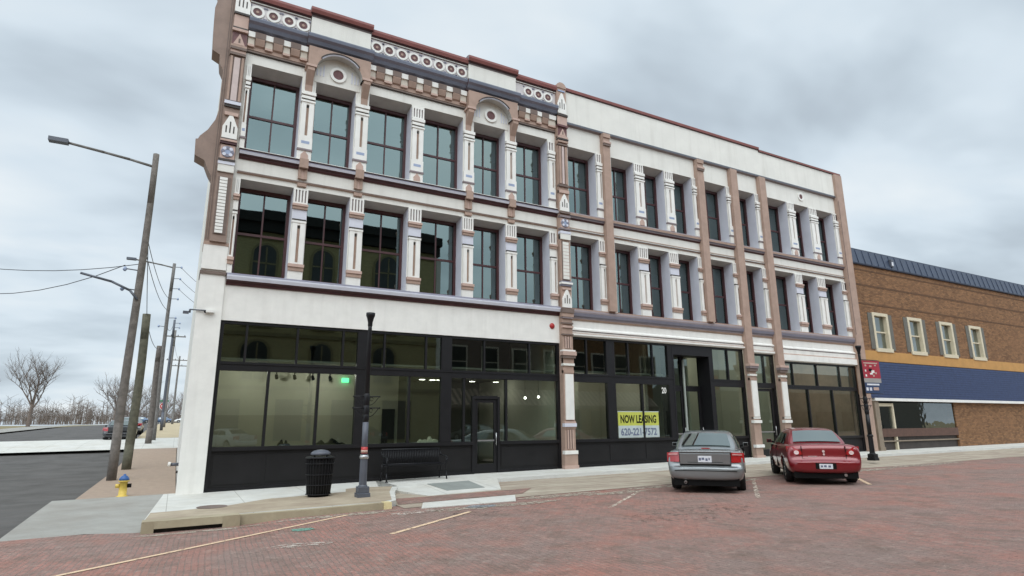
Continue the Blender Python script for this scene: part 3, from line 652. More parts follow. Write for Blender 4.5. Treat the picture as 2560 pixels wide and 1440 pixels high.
# -- piers
def ornament(kind, x0, x1, y, z0, z1, parent):
    b = MB(); w = x1-x0; xm = (x0+x1)/2
    if kind == 'gable':
        b.prism([(x0, z0), (x1, z0), (x1, z0+(z1-z0)*.45), (xm+.05, z1-.06), (xm, z1), (xm-.05, z1-.06), (x0, z0+(z1-z0)*.45)], y-.05, y, 'cream_trim')
        for s, h in ((-.25, .5), (0, .68), (.25, .5)): b.box(xm+s*w-.018, xm+s*w+.018, y-.054, y-.05, z0+(z1-z0)*.22, z0+(z1-z0)*h, 'dark_line')
        return b.build('gable_ornament', parent)
    if kind == 'flower':
        b.box(x0, x1, y-.03, y, z0, z1, 'pink'); b.disc(xm, y-.03, (z0+z1)/2, min(w, z1-z0)*.46, .02, 'blue_pale', 8)
        for k in range(8): t = k*math.pi/4; b.disc(xm+.12*math.cos(t), y-.05, (z0+z1)/2+.12*math.sin(t), .05, .015, 'lavender' if k % 2 else 'mauve', 8)
        return b.build('flower_ornament', parent)
    if kind == 'pediment':
        b.box(x0, x1, y-.012, y, z0, z1, 'rosette_dark'); b.prism([(x0+.04, z0), (x1-.04, z0), (xm, z1-.05)], y-.05, y-.012, 'pink'); b.box(xm-.025, xm+.025, y-.055, y-.05, z0+.06, z0+.2, 'taupe_dark')
        return b.build('pediment_ornament', parent)
def bands(b, x0, x1, y, lst):
    for z0, z1, p, m, e in lst:
        q = MB(); q.box(x0-e, x1+e, y-p, y+.1, z0, z1, m); q.build('pier_band', b)
# corner pier
b = MB(); x0, x1, y = .30, .72, FY-.14
b.box(x0, x1, y, FY+.5, 6.64, 14.75, 'taupe_mid'); b.box(.17, x0, FY-.04, FY+.6, 6.64, 14.6, 'taupe_mid')
for q in (.205, .255): b.box(q-.012, q+.012, FY-.046, FY-.04, 6.7, 14.5, 'taupe_dark')
P1 = b.build('pier', BLD)
bands(P1, x0, x1, y, [(8.70, 8.92, .05, 'cream', .0), (8.92, 9.02, .07, 'lavender', .01), (9.02, 9.08, .09, 'dark_line', .01), (9.55, 9.62, .08, 'maroon', .01), (9.62, 9.68, .10, 'pink', .01), (9.68, 9.73, .06, 'dark_line', 0), (10.45, 10.55, .06, 'pink', -.03), (10.72, 10.80, .05, 'dark_line', 0), (10.80, 10.90, .08, 'lavender', .01), (12.42, 12.50, .07, 'taupe_dark', .01), (12.50, 12.60, .05, 'pink', 0), (12.60, 12.68, .09, 'taupe_dark', .01), (12.68, 12.76, .07, 'taupe', .01), (13.22, 13.30, .08, 'pink', .01), (13.30, 13.36, .06, 'dark_line', 0), (13.36, 13.80, .03, 'pink', -.01), (13.80, 13.86, .07, 'dark_line', .01)])
b = MB(); b.box(x0+.05, x1-.05, y-.02, y, 6.85, 8.55, 'taupe_dark')
for k in range(17): z = 6.88+k*.098; b.box(x0+.09, x1-.13, y-.05, y-.02, z, z+.078, 'cream_trim')
b.build('quoin_panel', P1)
b = MB(); b.box(x0+.03, x1-.03, y-.012, y, 10.95, 12.38, 'taupe_dark'); b.box(x0+.03, x0+.09, y-.04, y-.012, 10.95, 12.38, 'taupe'); b.box(x1-.09, x1-.03, y-.04, y-.012, 10.95, 12.38, 'taupe'); b.box(x0+.13, x1-.13, y-.03, y-.012, 10.95, 12.36, 'pink_pale'); b.build('fluted_panel', P1)
ornament('gable', x0+.01, x1-.01, y, 9.73, 10.5, P1); ornament('flower', x0+.02, x1-.02, y, 9.1, 9.53, P1); ornament('pediment', x0+.01, x1-.01, y, 12.78, 13.2, P1); ornament('gable', x0, x1, y, 13.88, 14.7, P1)
b = MB()                                              # cornices and consoles returning round the corner
for prof in ([(8.55, .0), (8.72, .10), (9.0, .22), (9.12, .48), (9.6, .50), (9.62, .44), (9.72, .40), (9.95, .22), (10.3, .06), (10.6, .0)], [(11.9, .0), (12.1, .10), (12.4, .14), (12.5, .34), (12.9, .36), (13.3, .38), (13.9, .40), (14.1, .36), (14.55, .36), (14.6, .46), (14.8, .46), (14.85, .0)]):
    P = [(.17-p, z) for z, p in prof]; b.prism(P, FY-.02, FY+.55, 'taupe_mid')
b.build('corner_console', P1)
# middle pier, ground to parapet
b = MB(); x0, x1, y = 11.83, 12.27, FY-.20; z0 = zs(12)-.3
b.box(x0, x1, y, FY+.3, z0, 14.62, 'taupe'); b.prism([(x0, 14.62), (x1, 14.62), (x1, 14.72), (x1-.06, 14.80), (x1-.16, 14.86), (x0+.16, 14.86), (x0+.06, 14.80), (x0, 14.72)], y-.03, FY+.3, 'taupe')
P2 = b.build('pier', BLD)
bands(P2, x0, x1, y, [(z0, .25, .07, 'pink', .07), (.25, .62, .04, 'taupe', .05), (.62, .74, .07, 'cream_trim', .05), (1.48, 1.54, .03, 'taupe', .02), (1.54, 1.66, .06, 'lavender', .03), (1.66, 1.73, .03, 'pink', .02), (3.40, 3.50, .03, 'taupe', .0), (3.66, 3.74, .05, 'cream', .02), (3.74, 3.92, .03, 'taupe', 0), (3.92, 4.02, .09, 'taupe_dark', .05), (4.02, 4.16, .12, 'pink', .07), (4.16, 4.22, .08, 'cream_trim', .05), (4.75, 4.80, .05, 'taupe_dark', .01), (5.02, 5.09, .05, 'pink', .01), (5.16, 5.22, .05, 'taupe_dark', .01), (5.36, 5.42, .06, 'mauve_brown', .01), (5.42, 5.56, .07, 'taupe', .03), (5.56, 5.72, .10, 'taupe_dark', .04),
    (6.42, 6.50, .05, 'pink', -.02), (6.56, 6.63, .05, 'mauve', .01), (6.63, 6.70, .08, 'cream_trim', .03), (6.70, 6.75, .05, 'mauve', .01), (8.34, 8.56, .06, 'cream', .0), (8.56, 8.66, .07, 'lavender', .01), (8.72, 8.78, .08, 'mauve_brown', .01), (9.20, 9.28, .08, 'mauve_brown', .01), (9.36, 9.42, .08, 'taupe_dark', .01), (10.18, 10.30, .05, 'pink', 0), (10.44, 10.52, .06, 'taupe_dark', .01), (12.14, 12.2, .06, 'taupe_dark', 0), (12.26, 12.34, .07, 'taupe', .01), (12.36, 12.42, .09, 'dark_line', .01), (12.44, 12.52, .07, 'pink', 0), (12.92, 13.0, .08, 'rosette_dark', .02), (13.02, 13.38, .04, 'pink', 0), (13.38, 13.46, .08, 'dark_line', .02), (14.46, 14.52, .03, 'blue_pale', -.06)])
b = MB(); b.box(x0+.05, x1-.05, y-.05, y, 1.78, 3.36, 'cream_trim'); b.box(x0+.09, x1-.09, y-.052, y-.05, 1.84, 3.30, 'white_paint'); b.build('panel', P2)
for za, zb in ((.80, 1.44), (4.28, 4.70)):
    b = MB(); b.box(x0+.08, x1-.08, y-.01, y, za, zb, 'taupe_dark')
    for q in (.10, .20, .30): b.box(x0+q, x0+q+.05, y-.03, y-.01, za, zb, 'pink')
    b.build('fluted_panel', P2)
b = MB(); b.box(x0+.06, x1-.06, y-.02, y, 6.78, 8.28, 'taupe_dark'); b.box(x0+.09, x1-.09, y-.05, y-.02, 6.82, 8.24, 'cream')
for k in range(1, 11): b.box(x0+.09, x1-.09, y-.053, y-.05, 6.82+k*.13-.008, 6.82+k*.13+.008, 'pink')
b.build('quoin_panel', P2)
b = MB(); b.box(x0+.03, x1-.03, y-.01, y, 10.56, 12.1, 'taupe_dark')
for q, m in ((.04, 'taupe'), (.17, 'pink_pale'), (.31, 'taupe')): b.box(x0+q, x0+q+.09, y-.035, y-.01, 10.56, 12.1, m)
b.build('fluted_panel', P2)
ornament('gable', x0+.02, x1-.02, y, 5.76, 6.45, P2); ornament('flower', x0+.03, x1-.03, y, 8.8, 9.18, P2); ornament('gable', x0+.02, x1-.02, y, 9.46, 10.15, P2); ornament('pediment', x0+.02, x1-.02, y, 12.54, 12.9, P2); ornament('gable', x0+.02, x1-.02, y, 13.5, 14.4, P2)
# slim piers of the right half
for k, (x0, x1) in enumerate(PIER):
    y = FY-.22; b = MB(); low = k in (2, 3, 4); last = k == 4
    b.box(x0, x1, y, FY, zs(x0)-.3 if low else 5.8, 14.5 if last else 13.16, 'taupe', side='taupe')
    b.box(x0+.03, x0+.06, y-.015, y, 5.9, 13.0, 'taupe_dark') if last else None
    o = b.build('pier', BLD)
    if k < 2:
        b = MB(); b.box(x0-.01, x1+.01, y-.05, y, 12.62, 12.72, 'taupe_dark'); b.box(x0-.02, x1+.02, y-.07, y, 12.72, 12.80, 'pink'); b.box(x0-.01, x1+.01, y-.04, y, 12.98, 13.16, 'taupe'); b.build('capital', o)
    if low and not last:
        z0 = zs(x0)-.3
        bands(o, x0, x1, y, [(z0, .30, .05, 'pink', .05), (.62, .74, .06, 'white_paint', .04), (1.62, 1.74, .06, 'cream_trim', .03), (1.80, 1.86, .03, 'cream_trim', .0), (3.42, 3.52, .03, 'taupe', 0), (3.60, 3.68, .04, 'cream', .01), (3.80, 3.92, .08, 'taupe_dark', .04), (3.92, 4.02, .12, 'mauve_brown', .06), (4.02, 4.12, .14, 'pink', .07)])
        b = MB(); b.box(x0+.04, x1-.04, y-.045, y, 1.88, 3.40, 'cream_trim'); b.box(x0+.09, x1-.09, y-.048, y-.045, 1.95, 3.33, 'white_paint'); b.build('panel', o)
# small brown posts over the columns between the floors
for a, c in COLS[:5]:
    if a == 6.01: continue
    xm = (a+c)/2; b = MB(); b.box(xm-.13, xm-.04, FY-.09, FY, 8.94, 9.25, 'taupe'); b.box(xm+.04, xm+.13, FY-.09, FY, 8.94, 9.25, 'taupe'); b.box(xm-.04, xm+.04, FY-.07, FY, 8.94, 9.25, 'pink'); b.box(xm-.13, xm+.13, FY-.19, FY, 9.27, 9.56, 'taupe'); b.box(xm-.13, xm+.13, FY-.09, FY, 8.70, 8.80, 'taupe')
    b.build('frieze_post', BLD)

# -- storefronts
SY = FY+.10
def storefront(x0, x1, zt, zl, zh, sill, top_m, low_m, wide, skip=(), panels=()):
    """frame + panes; top_m/low_m: mullions of the upper/lower lights, wide: broad posts, skip: (a, c) door openings"""
    b = MB(); t = 'black_frame'; y0, y1 = SY-.06, SY+.10
    g0 = min(zs(x0), zs(x1))-.3
    b.box(x0, x0+.10, y0, y1, g0, zt, t); b.box(x1-.10, x1, y0, y1, g0, zt, t); b.box(x0+.10, x1-.10, y0, y1, zt-.08, zt, t)
    parts = []; e = x0+.10
    for a, c in sorted(skip)+[(x1-.10, None)]: parts.append((e, a)); e = c
    parts = [p for p in parts if p[1]-p[0] > .02]
    for a, c in ([(x0+.10, x1-.10)] if zh < zt and not FULLDOOR else parts): b.box(a, c, y0-.01, y1, zl, zh, t); b.box(a, c, y0-.03, y0-.01, zh-.07, zh-.03, t)
    for a, c in parts: b.box(a, c, y0-.04, y1, sill-.10, sill, t)
    for a, c in wide: b.box(a, c, y0-.012, y1, sill if sill > .5 else g0, zl, t); b.box(a, c, y0-.012, y1, zh, zt-.08, t)
    for x in top_m: b.box(x-.03, x+.03, y0+.01, y1-.01, zh, zt-.08, t)
    for x in low_m: b.box(x-.035, x+.035, y0+.01, y1-.01, sill, zl, t)
    o = b.build('storefront_frame', BLD)
    def lights(ms, za, zb):
        cuts = sorted([x0+.10]+list(ms)+[x1-.10])
        for a, c in zip(cuts, cuts[1:]):
            xm = (a+c)/2
            if any(s[0] < xm < s[1] for s in skip) or any(w[0] <= xm <= w[1] for w in wide): continue
            g = MB(); q = random.Random(int(a*100)); j = [q.uniform(-.004, .004) for _ in range(2)]
            g.face([(a, SY+j[0], za), (c, SY+j[1], za), (c, SY+j[1], zb), (a, SY+j[0], zb)], 'pane_store'); g.build('pane', o)
    wx = [v for w in wide for v in w]; sx = [v for s in skip for v in s]
    lights(list(low_m)+wx+sx, sill, zl); 
    if FULLDOOR: lights(list(top_m)+wx+sx, zh, zt-.08)
    else:
        sk = skip; skip = (); lights(list(top_m)+wx, zh, zt-.08); skip = sk
    for a, c in parts:
        p = MB(); p.box(a, c, SY-.02, SY+.08, g0, sill-.10, 'black_panel')
        cuts = [a]+[m_ for m_ in panels if a < m_ < c]+[c]
        for u, v in zip(cuts, cuts[1:]):
            zg = max(zs(u), zs(v))
            p.box(u+.06, v-.06, SY-.035, SY-.02, zg+.16, sill-.20, 'black_panel'); p.box(u, v, SY-.05, SY-.02, g0, zg+.07, 'black_frame')
        p.build('base_panel', BLD)
    return o
FULLDOOR = False
storefront(.79, 11.83, 4.48, 3.12, 3.36, 1.10, [1.48, 2.84, 4.15, 5.42, 6.78, 8.85, 10.60], [2.14, 3.50, 6.25, 8.12, 9.68], [(4.58, 4.98), (7.30, 7.66)], [(8.42, 9.42)], (2.2, 3.9, 5.6, 7.2))
FULLDOOR = True
storefront(12.30, 21.36, 4.76, 3.12, 3.42, 1.10, [13.04, 15.0, 16.22, 20.42], [15.62], [(13.93, 14.32), (16.98, 17.22), (19.34, 19.5)], [(17.22, 19.34)], (13.9, 15.6))
storefront(21.78, 23.32, 4.62, 3.12, 3.34, 1.10, [22.68], [], [], [(21.88, 23.22)], ())
FULLDOOR = False
storefront(23.74, 29.35, 4.36, 3.12, 3.30, 1.0, [24.6, 26.34, 28.08], [25.55, 27.35], [], [], (25.6, 27.4))
# transom bar and light over the single door bay
b = MB(); b.box(21.88, 23.22, SY-.06, SY+.1, 3.12, 3.34, 'black_frame'); o = b.build('transom', BLD)
g = MB(); g.face([(21.88, SY, 3.34), (22.68, SY, 3.34), (22.68, SY+.004, 4.54), (21.88, SY, 4.54)], 'pane_store'); g.face([(22.68, SY+.006, 3.34), (23.22, SY, 3.34), (23.22, SY, 4.54), (22.68, SY, 4.54)], 'pane_store'); g.build('pane', o)
def door(x0, x1, y, z1, stile=.12, kick=.28, handle='bar'):
    z0 = zs((x0+x1)/2)+.02; b = MB(); t = 'black_frame'
    b.box(x0, x0+stile, y-.03, y+.03, z0, z1, t); b.box(x1-stile, x1, y-.03, y+.03, z0, z1, t); b.box(x0+stile, x1-stile, y-.03, y+.03, z0, z0+kick, t); b.box(x0+stile, x1-stile, y-.03, y+.03, z1-stile, z1, t)
    o = b.build('door', BLD); g = MB(); g.face([(x0+stile, y, z0+kick), (x1-stile, y, z0+kick), (x1-stile, y+.003, z1-stile), (x0+stile, y, z1-stile)], 'pane_store'); g.build('pane', o)
    h = MB()
    if handle == 'bar': h.box(x0+stile, x1-stile, y-.06, y-.03, z0+.98, z0+1.03, 'steel'); h.tube((x1-.06, y-.09, z0+.85), (x1-.06, y-.09, z0+1.25), .015, .015, 'steel', 8); h.tube((x1-.06, y-.03, z0+.9), (x1-.06, y-.09, z0+.9), .01, .01, 'steel', 6); h.tube((x1-.06, y-.03, z0+1.2), (x1-.06, y-.09, z0+1.2), .01, .01, 'steel', 6)
    h.build('door_handle', o); return o
door(8.50, 9.34, SY+.02, 2.46)
b = MB(); b.box(8.42, 8.50, SY-.06, SY+.1, -.2, 2.54, 'black_frame'); b.box(9.34, 9.42, SY-.06, SY+.1, -.2, 2.54, 'black_frame'); b.box(8.50, 9.34, SY-.06, SY+.1, 2.46, 2.56, 'black_frame'); o = b.build('door_frame', BLD)
g = MB(); g.face([(8.42, SY, 2.56), (9.42, SY, 2.56), (9.42, SY+.003, 3.12), (8.42, SY, 3.12)], 'pane_store'); g.build('pane', o)
door(21.98, 23.12, SY+.03, 3.10)
# recessed main entrance of the right half
b = MB(); t = 'black_frame'; b.box(17.22, 17.30, SY-.08, SY+.62, -.2, 4.68, t); b.box(19.26, 19.34, SY-.08, SY+.62, -.2, 4.68, t); b.box(17.30, 19.26, SY-.08, SY+.62, 4.34, 4.68, t); b.box(17.30, 19.26, SY+.5, SY+.6, 3.05, 3.15, t); b.box(18.18, 18.38, SY+.5, SY+.6, 3.15, 4.34, t)
o = b.build('entrance', BLD)
g = MB(); g.face([(17.3, SY+.55, 3.15), (18.2, SY+.55, 3.15), (18.2, SY+.55, 4.34), (17.3, SY+.55, 4.34)], 'pane_store'); g.face([(18.36, SY+.55, 3.15), (19.26, SY+.55, 3.15), (19.26, SY+.55, 4.34), (18.36, SY+.55, 4.34)], 'pane_store'); g.build('pane', o)
door(17.32, 18.26, SY+.52, 3.05, .13, .3); door(18.30, 19.24, SY+.52, 3.05, .13, .3)
b = MB(); b.box(18.24, 18.32, SY+.40, SY+.45, .3, 4.2, 'glass_edge_grey'); b.build('door_glass_edge', BLD)  # solid pale strip stands in for the bright edge of the door glass
lettering('20', 16.74, SY-.02, 2.90, .24, .24, 'white_paint', BLD, 'house_number')

# -- rooms behind the shop windows
b = MB()
b.box(.5, 7.0, 21.4, 21.5, 0, 3.5, 'interior_wall'); b.box(6.9, 7.0, 21.5, 24.5, 0, 3.5, 'interior_dim'); b.box(7.0, 12.0, 24.5, 24.6, 0, 3.5, 'interior_dim'); b.box(11.75, 11.95, 18.3, 26, 0, 5.5, 'interior_wall')
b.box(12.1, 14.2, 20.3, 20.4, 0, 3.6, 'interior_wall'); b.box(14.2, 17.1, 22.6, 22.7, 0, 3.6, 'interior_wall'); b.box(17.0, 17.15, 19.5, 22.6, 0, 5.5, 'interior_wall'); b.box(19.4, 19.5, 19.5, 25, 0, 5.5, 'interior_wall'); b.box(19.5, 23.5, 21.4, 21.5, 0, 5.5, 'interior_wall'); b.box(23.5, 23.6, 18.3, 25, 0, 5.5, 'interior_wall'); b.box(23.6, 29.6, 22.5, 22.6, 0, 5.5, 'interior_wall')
b.build('interior_wall', BLD)
b = MB(); b.box(.5, 6.38, 21.385, 21.4, .12, 1.98, 'interior_low'); b.box(12.12, 14.2, 20.285, 20.3, .12, 2.2, 'interior_low'); b.box(19.5, 20.9, 21.385, 21.4, .12, 3.0, 'interior_low'); b.build('wainscot', BLD)
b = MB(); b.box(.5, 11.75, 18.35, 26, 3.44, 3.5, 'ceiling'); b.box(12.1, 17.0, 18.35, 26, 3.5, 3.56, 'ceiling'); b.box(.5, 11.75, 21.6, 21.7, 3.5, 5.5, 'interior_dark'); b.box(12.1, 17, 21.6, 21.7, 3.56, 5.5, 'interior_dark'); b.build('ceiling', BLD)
b = MB(); b.box(.5, 29.6, 18.2, 26, -.1, .12, 'interior_floor'); b.build('interior_floor', BLD)
b = MB(); b.box(6.42, 6.88, 21.36, 21.4, .12, 2.2, 'interior_dark'); b.build('dark_doorway', BLD)  # dark slab paints the unlit opening of a doorway

# ------------------------------------------------------------------ things on and in the building
b = MB(); b.lathe(0, 0, [(.001, 0), (.05, .02), (.10, .03), (.105, .06)], 'red_paint', 20)
al = b.build('alarm_bell'); al.rotation_euler = (R_(-90), 0, 0); al.location = (11.52, FY-.06, 5.08); al.rotation_euler = (R_(-90), 0, 0)
tag(al, 'small round red alarm bell on the cream band beside the middle pier', 'alarm bell')
t = thing('security_camera', (.42, FY-.06, 4.70), 'white camera on a thin conduit wrapped round the building corner', 'security camera')
b = MB(); b.tube((.52, FY-.09, 4.69), (.02, FY-.09, 4.69), .018, .018, 'grey_metal', 8); b.tube((.02, FY-.09, 4.69), (.02, FY-.02, 4.62), .025, .025, 'grey_metal', 8); b.build('conduit', t)
b = MB(); b.box(.40, .60, FY-.16, FY-.06, 4.64, 4.71, 'white_paint'); b.tube((.40, FY-.11, 4.66), (.37, FY-.12, 4.65), .03, .035, 'plastic_black', 10); b.build('camera_body', t)
b = MB(); b.box(-.14, .0, FY-.06, FY+.02, 4.58, 4.65, 'grey_metal'); b.build('camera_body', t)
t = thing('wall_hydrant', (.1, 22.2, .5), 'white capped pipe connection low on the side wall', 'pipe connection')
b = MB(); b.tube((.2, 22.2, .48), (-.02, 22.2, .48), .05, .05, 'grey_metal', 10); b.tube((.2, 22.2, .25), (.14, 22.2, .25), .04, .04, 'dark_line', 8); b.build('pipe', t)
b = MB(); b.tube((-.02, 22.2, .48), (-.10, 22.2, .50), .075, .065, 'white_paint', 12); b.build('cap', t)

# ceiling lights in the shop: a fixture and its own lamp
def ceiling_light(x, y, z, label, power=26., r=.11, long_=0.):
    t = thing('ceiling_light', (x, y, z), label, 'ceiling light', 'lit lamps inside the shop')
    b = MB()
    b.lathe(x, y, [(r*1.15, z-.02), (r*1.15, z)], 'white_paint', 16); b.build('housing', t)
    b = MB(); b.lathe(x, y, [(r, z-.03), (r, z-.021)], 'lamp_white', 16); b.build('diffuser', t)
    l = bpy.data.lights.new('lamp', 'POINT'); l.energy = power; l.color = (1, .95, .88); l.shadow_soft_size = .12
    o = bpy.data.objects.new('lamp', l); COL.objects.link(o); o.parent = t; o.location = (0, 0, -.12)
for x, y, z, p, lb in ((7.9, 21.4, 3.31, 5, 'lit round ceiling light, leftmost of three above the bench'), (8.35, 21.5, 3.31, 3, 'lit round ceiling light, middle of three above the bench'), (8.6, 21.4, 3.31, 3, 'lit round ceiling light, rightmost of three above the bench'),
        (10.05, 21.6, 3.31, 5, 'lit round ceiling light over the shop door'), (11.1, 21.6, 3.31, 4, 'lit round ceiling light right of the shop door')):
    ceiling_light(x, y, z, lb, p)
for x, y, z, lb in ((10.95, 19.0, 2.56, 'bright hanging lamp bulb right of the shop door, left of two'), (11.45, 18.9, 2.60, 'bright hanging lamp bulb beside the middle pier, right of two')):
    t = thing('pendant_lamp', (x, y, z), lb, 'pendant lamp', 'hanging lamps in the shop')
    b = MB(); b.lathe(x, y, [(.01, z-.05), (.045, z-.02), (.045, z+.02), (.01, z+.05)], 'lamp_white', 12); b.build('bulb', t)
    b = MB(); b.tube((x, y, z+.05), (x, y, 3.44), .006, .006, 'black_metal', 6); b.build('cord', t)
for k, x in enumerate((2.75, 3.32, 3.91, 4.48)):
    b = MB(); b.tube((x, 21.2, 3.44), (x, 21.2, 3.26), .02, .02, 'black_metal', 8); b.tube((x, 21.22, 3.27), (x, 21.1, 3.17), .05, .055, 'black_metal', 12)
    tag(b.build('spotlight', origin=(x, 21.2, 3.44)), ['leftmost', 'second from left', 'third from left', 'rightmost'][k]+' of four small black spotlights along the pale inner wall', 'spotlight', 'black spotlights in the shop')
for x, y, z, p in ((1.9, 20.2, 3.44, 27), (4.2, 20.2, 3.44, 36)):  # two lamps out of view, added to brighten the pale inner wall
    ceiling_light(x, y, z, 'added unseen ceiling light over the pale wall, '+('left' if x < 3 else 'right')+' of two behind the three big panes', p, .05)
ceiling_light(13.6, 19.4, 3.5, 'lit ceiling light behind the pane right of the middle pier', 22, .06)
ceiling_light(15.4, 20.6, 3.5, 'added unseen ceiling light over the leasing banner', 26, .06)  # lamp out of view, added because the room would be dim
ceiling_light(20.6, 19.8, 5.0, 'added unseen ceiling light in the room right of the tall entrance', 60, .08)  # extra lamp out of view that lifts the dim room
ceiling_light(26.5, 20.3, 5.0, 'added unseen ceiling light in the last shop room before the brick building', 150, .08)  # added lamp out of view, strong enough to brighten the back wall
b = MB(); b.box(4.92, 5.16, 21.30, 21.35, 3.10, 3.25, 'exit_green'); e = b.build('exit_sign', origin=(5.03, 21.3, 3.2)); tag(e, 'small glowing green exit sign on the pale inner wall', 'exit sign')
t = thing('leasing_banner', (15.35, FY+.14, 1.14), 'yellow and white now leasing banner hung inside the shop window', 'banner')
y = SY-.016
b = MB(); b.box(14.40, 16.38, y, y+.006, 1.56, 2.06, 'yellow_print'); b.build('yellow_panel', t); b = MB(); b.box(14.38, 16.40, y+.001, y+.005, 2.06, 2.09, 'banner_pale'); b.build('hem', t)
b = MB(); b.box(14.40, 16.38, y, y+.006, 1.12, 1.56, 'banner_pale'); b.build('white_panel', t)
lettering('NOW LEASING', 15.38, y-.004, 1.80, 1.74, .30, 'plastic_black', t); lettering('620-221-7572', 15.38, y-.004, 1.335, 1.74, .28, 'plate_print', t)
for x, w in ((2.72, .34), (4.0, .9), (7.05, .7)):
    b = MB(); rnd = random.Random(int(x*10)); n = 9
    P = [(x-w/2+w*k/n, 1.10+(.02+.16*rnd.random()*math.sin(math.pi*k/n)**.6 if 0 < k < n else 0)) for k in range(n+1)]
    b.prism(P[::-1] + [] if False else [(x-w/2, 1.10), (x+w/2, 1.10)]+P[::-1][1:-1], FY+.30, FY+.5, 'plastic_black' if x < 6 else 'interior_wall')
    tag(b.build('crumpled_cloth', origin=(x, FY+.4, 1.1)), ['', 'small dark heap on the sill behind the second big pane', 'long low dark heap on the sill behind the third big pane', 'pale heap on the sill above the bench'][1 if x < 3 else 2 if x < 5 else 3], 'cloth heap')
b = MB(); b.box(2.5, 4.2, FY+.28, FY+.55, 1.02, 1.10, 'interior_floor'); b.box(6.6, 7.4, FY+.28, FY+.55, 1.02, 1.10, 'interior_floor'); b.build('window_sill', BLD)

# ------------------------------------------------------------------ street furniture
def lamp_post(x, y, label, banner=False, dark=False):
    z = zs(x); t = thing('street_lamp', (x, y, z), label, 'lamp post', 'decorative lamp posts along the kerb')
    lowm = 'black_metal' if dark else 'grey_metal'
    b = MB(); b.box(x-.17, x+.17, y-.17, y+.17, z, z+.10, lowm); b.box(x-.145, x+.145, y-.145, y+.145, z+.10, z+.24, lowm); b.lathe(x, y, [(.135, z+.24), (.11, z+.28)], lowm, 8, False); b.build('base', t, bevel=.012)
    b = MB(); b.lathe(x, y, [(.105, z+.28), (.100, z+.86)], lowm, 8, False); b.lathe(x, y, [(.105, z+.86), (.125, z+.88), (.125, z+.92), (.10, z+.95)], 'steel' if not dark else 'black_metal', 16); b.build('lower_shaft', t)
    b = MB(); b.lathe(x, y, [(.085, z+.95), (.082, z+1.7)], lowm, 12); b.lathe(x, y, [(.08, z+1.7), (.055, z+3.95), (.055, z+4.02)], 'black_metal', 12); b.lathe(x, y, [(.075, z+1.72), (.09, z+1.76), (.09, z+1.86), (.07, z+1.9)], 'black_metal', 12); b.build('pole', t)
    b = MB(); b.lathe(x, y, [(.055, z+4.0), (.065, z+4.02), (.065, z+4.10), (.10, z+4.22), (.125, z+4.27), (.125, z+4.34), (.02, z+4.34)], 'black_metal', 16); b.build('fitter_cup', t)
    if not dark:
        b = MB(); b.lathe(x, y, [(.089, z+.98), (.089, z+1.13)], 'red_paint', 12); b.lathe(x, y, [(.0905, z+1.0), (.0905, z+1.06)], 'pink', 12); b.build('sticker', t)
    ax = 1.0 if not dark else .9
    for zz, ln in ((2.30, .36), (2.03, .37)):
        b = MB()
        for s in (-1, 1):
            b.tube((x, y, z+zz), (x+s*ln, y, z+zz), .014, .014, 'black_metal', 8); b.lathe(x+s*ln, y, [(.001, z+zz-.025), (.025, z+zz), (.001, z+zz+.025)], 'black_metal', 8)
            P = [(x+s*(.09+.25*(k/7)), z+zz-.20*math.cos(k/7*math.pi/2)) for k in range(8)]
            for (u0, w0), (u1, w1) in zip(P, P[1:]): b.tube((u0, y, w0), (u1, y, w1), .010, .010, 'black_metal', 6)
            P = [(x+s*(.13+.05*math.cos(a)), z+zz-.06+.045*math.sin(a)) for a in [k*.8 for k in range(8)]]
            for (u0, w0), (u1, w1) in zip(P, P[1:]): b.tube((u0, y, w0), (u1, y, w1), .007, .007, 'black_metal', 6)
        b.lathe(x, y, [(.07, z+zz-.22), (.085, z+zz-.2), (.085, z+zz+.05), (.06, z+zz+.09)], 'black_metal', 10); b.build('plant_arm', t)
    t.scale = (.88, .88, 1)
    return t
lamp_post(3.96, 14.49, 'lamp post with grey lower shaft and red sticker in front of the left storefront')
lamp_post(23.2, 14.02, 'black lamp post behind the red car, hung with a red and blue banner', dark=True)
xb, yb, zb = 23.2, 14.02, zs(23.2)
t = thing('street_banner', (xb+.62, yb, zb+2.5), 'red and blue street banner hanging from the far lamp post', 'banner')
b = MB(); b.tube((xb, yb, zb+3.74), (xb+1.2, yb, zb+3.74), .014, .014, 'black_metal', 8); b.tube((xb, yb, zb+2.50), (xb+1.2, yb, zb+2.50), .014, .014, 'black_metal', 8); b.build('banner_arm', t)
mat('banner_red', (.36, .02, .04), .6, .06, 3); mat('banner_blue', (.025, .05, .12), .6, .06, 3); mat('banner_grey', (.34, .33, .31), .6, .08, 3)
def bsh(u0, u1, v0, v1, m, dy=0.):
    for k in range(6):
        a, c = u0+(u1-u0)*k/6, u0+(u1-u0)*(k+1)/6; f = lambda u: yb-.015+.03*math.sin(u*5)-dy
        B.face([(xb+a, f(a), zb+v0), (xb+c, f(c), zb+v0), (xb+c, f(c), zb+v1), (xb+a, f(a), zb+v1)], m)
B = MB(); bsh(.12, 1.14, 3.06, 3.72, 'banner_red'); bsh(.12, 1.14, 2.90, 3.06, 'banner_grey'); bsh(.12, 1.14, 2.50, 2.90, 'banner_blue'); B.build('banner_cloth', t)
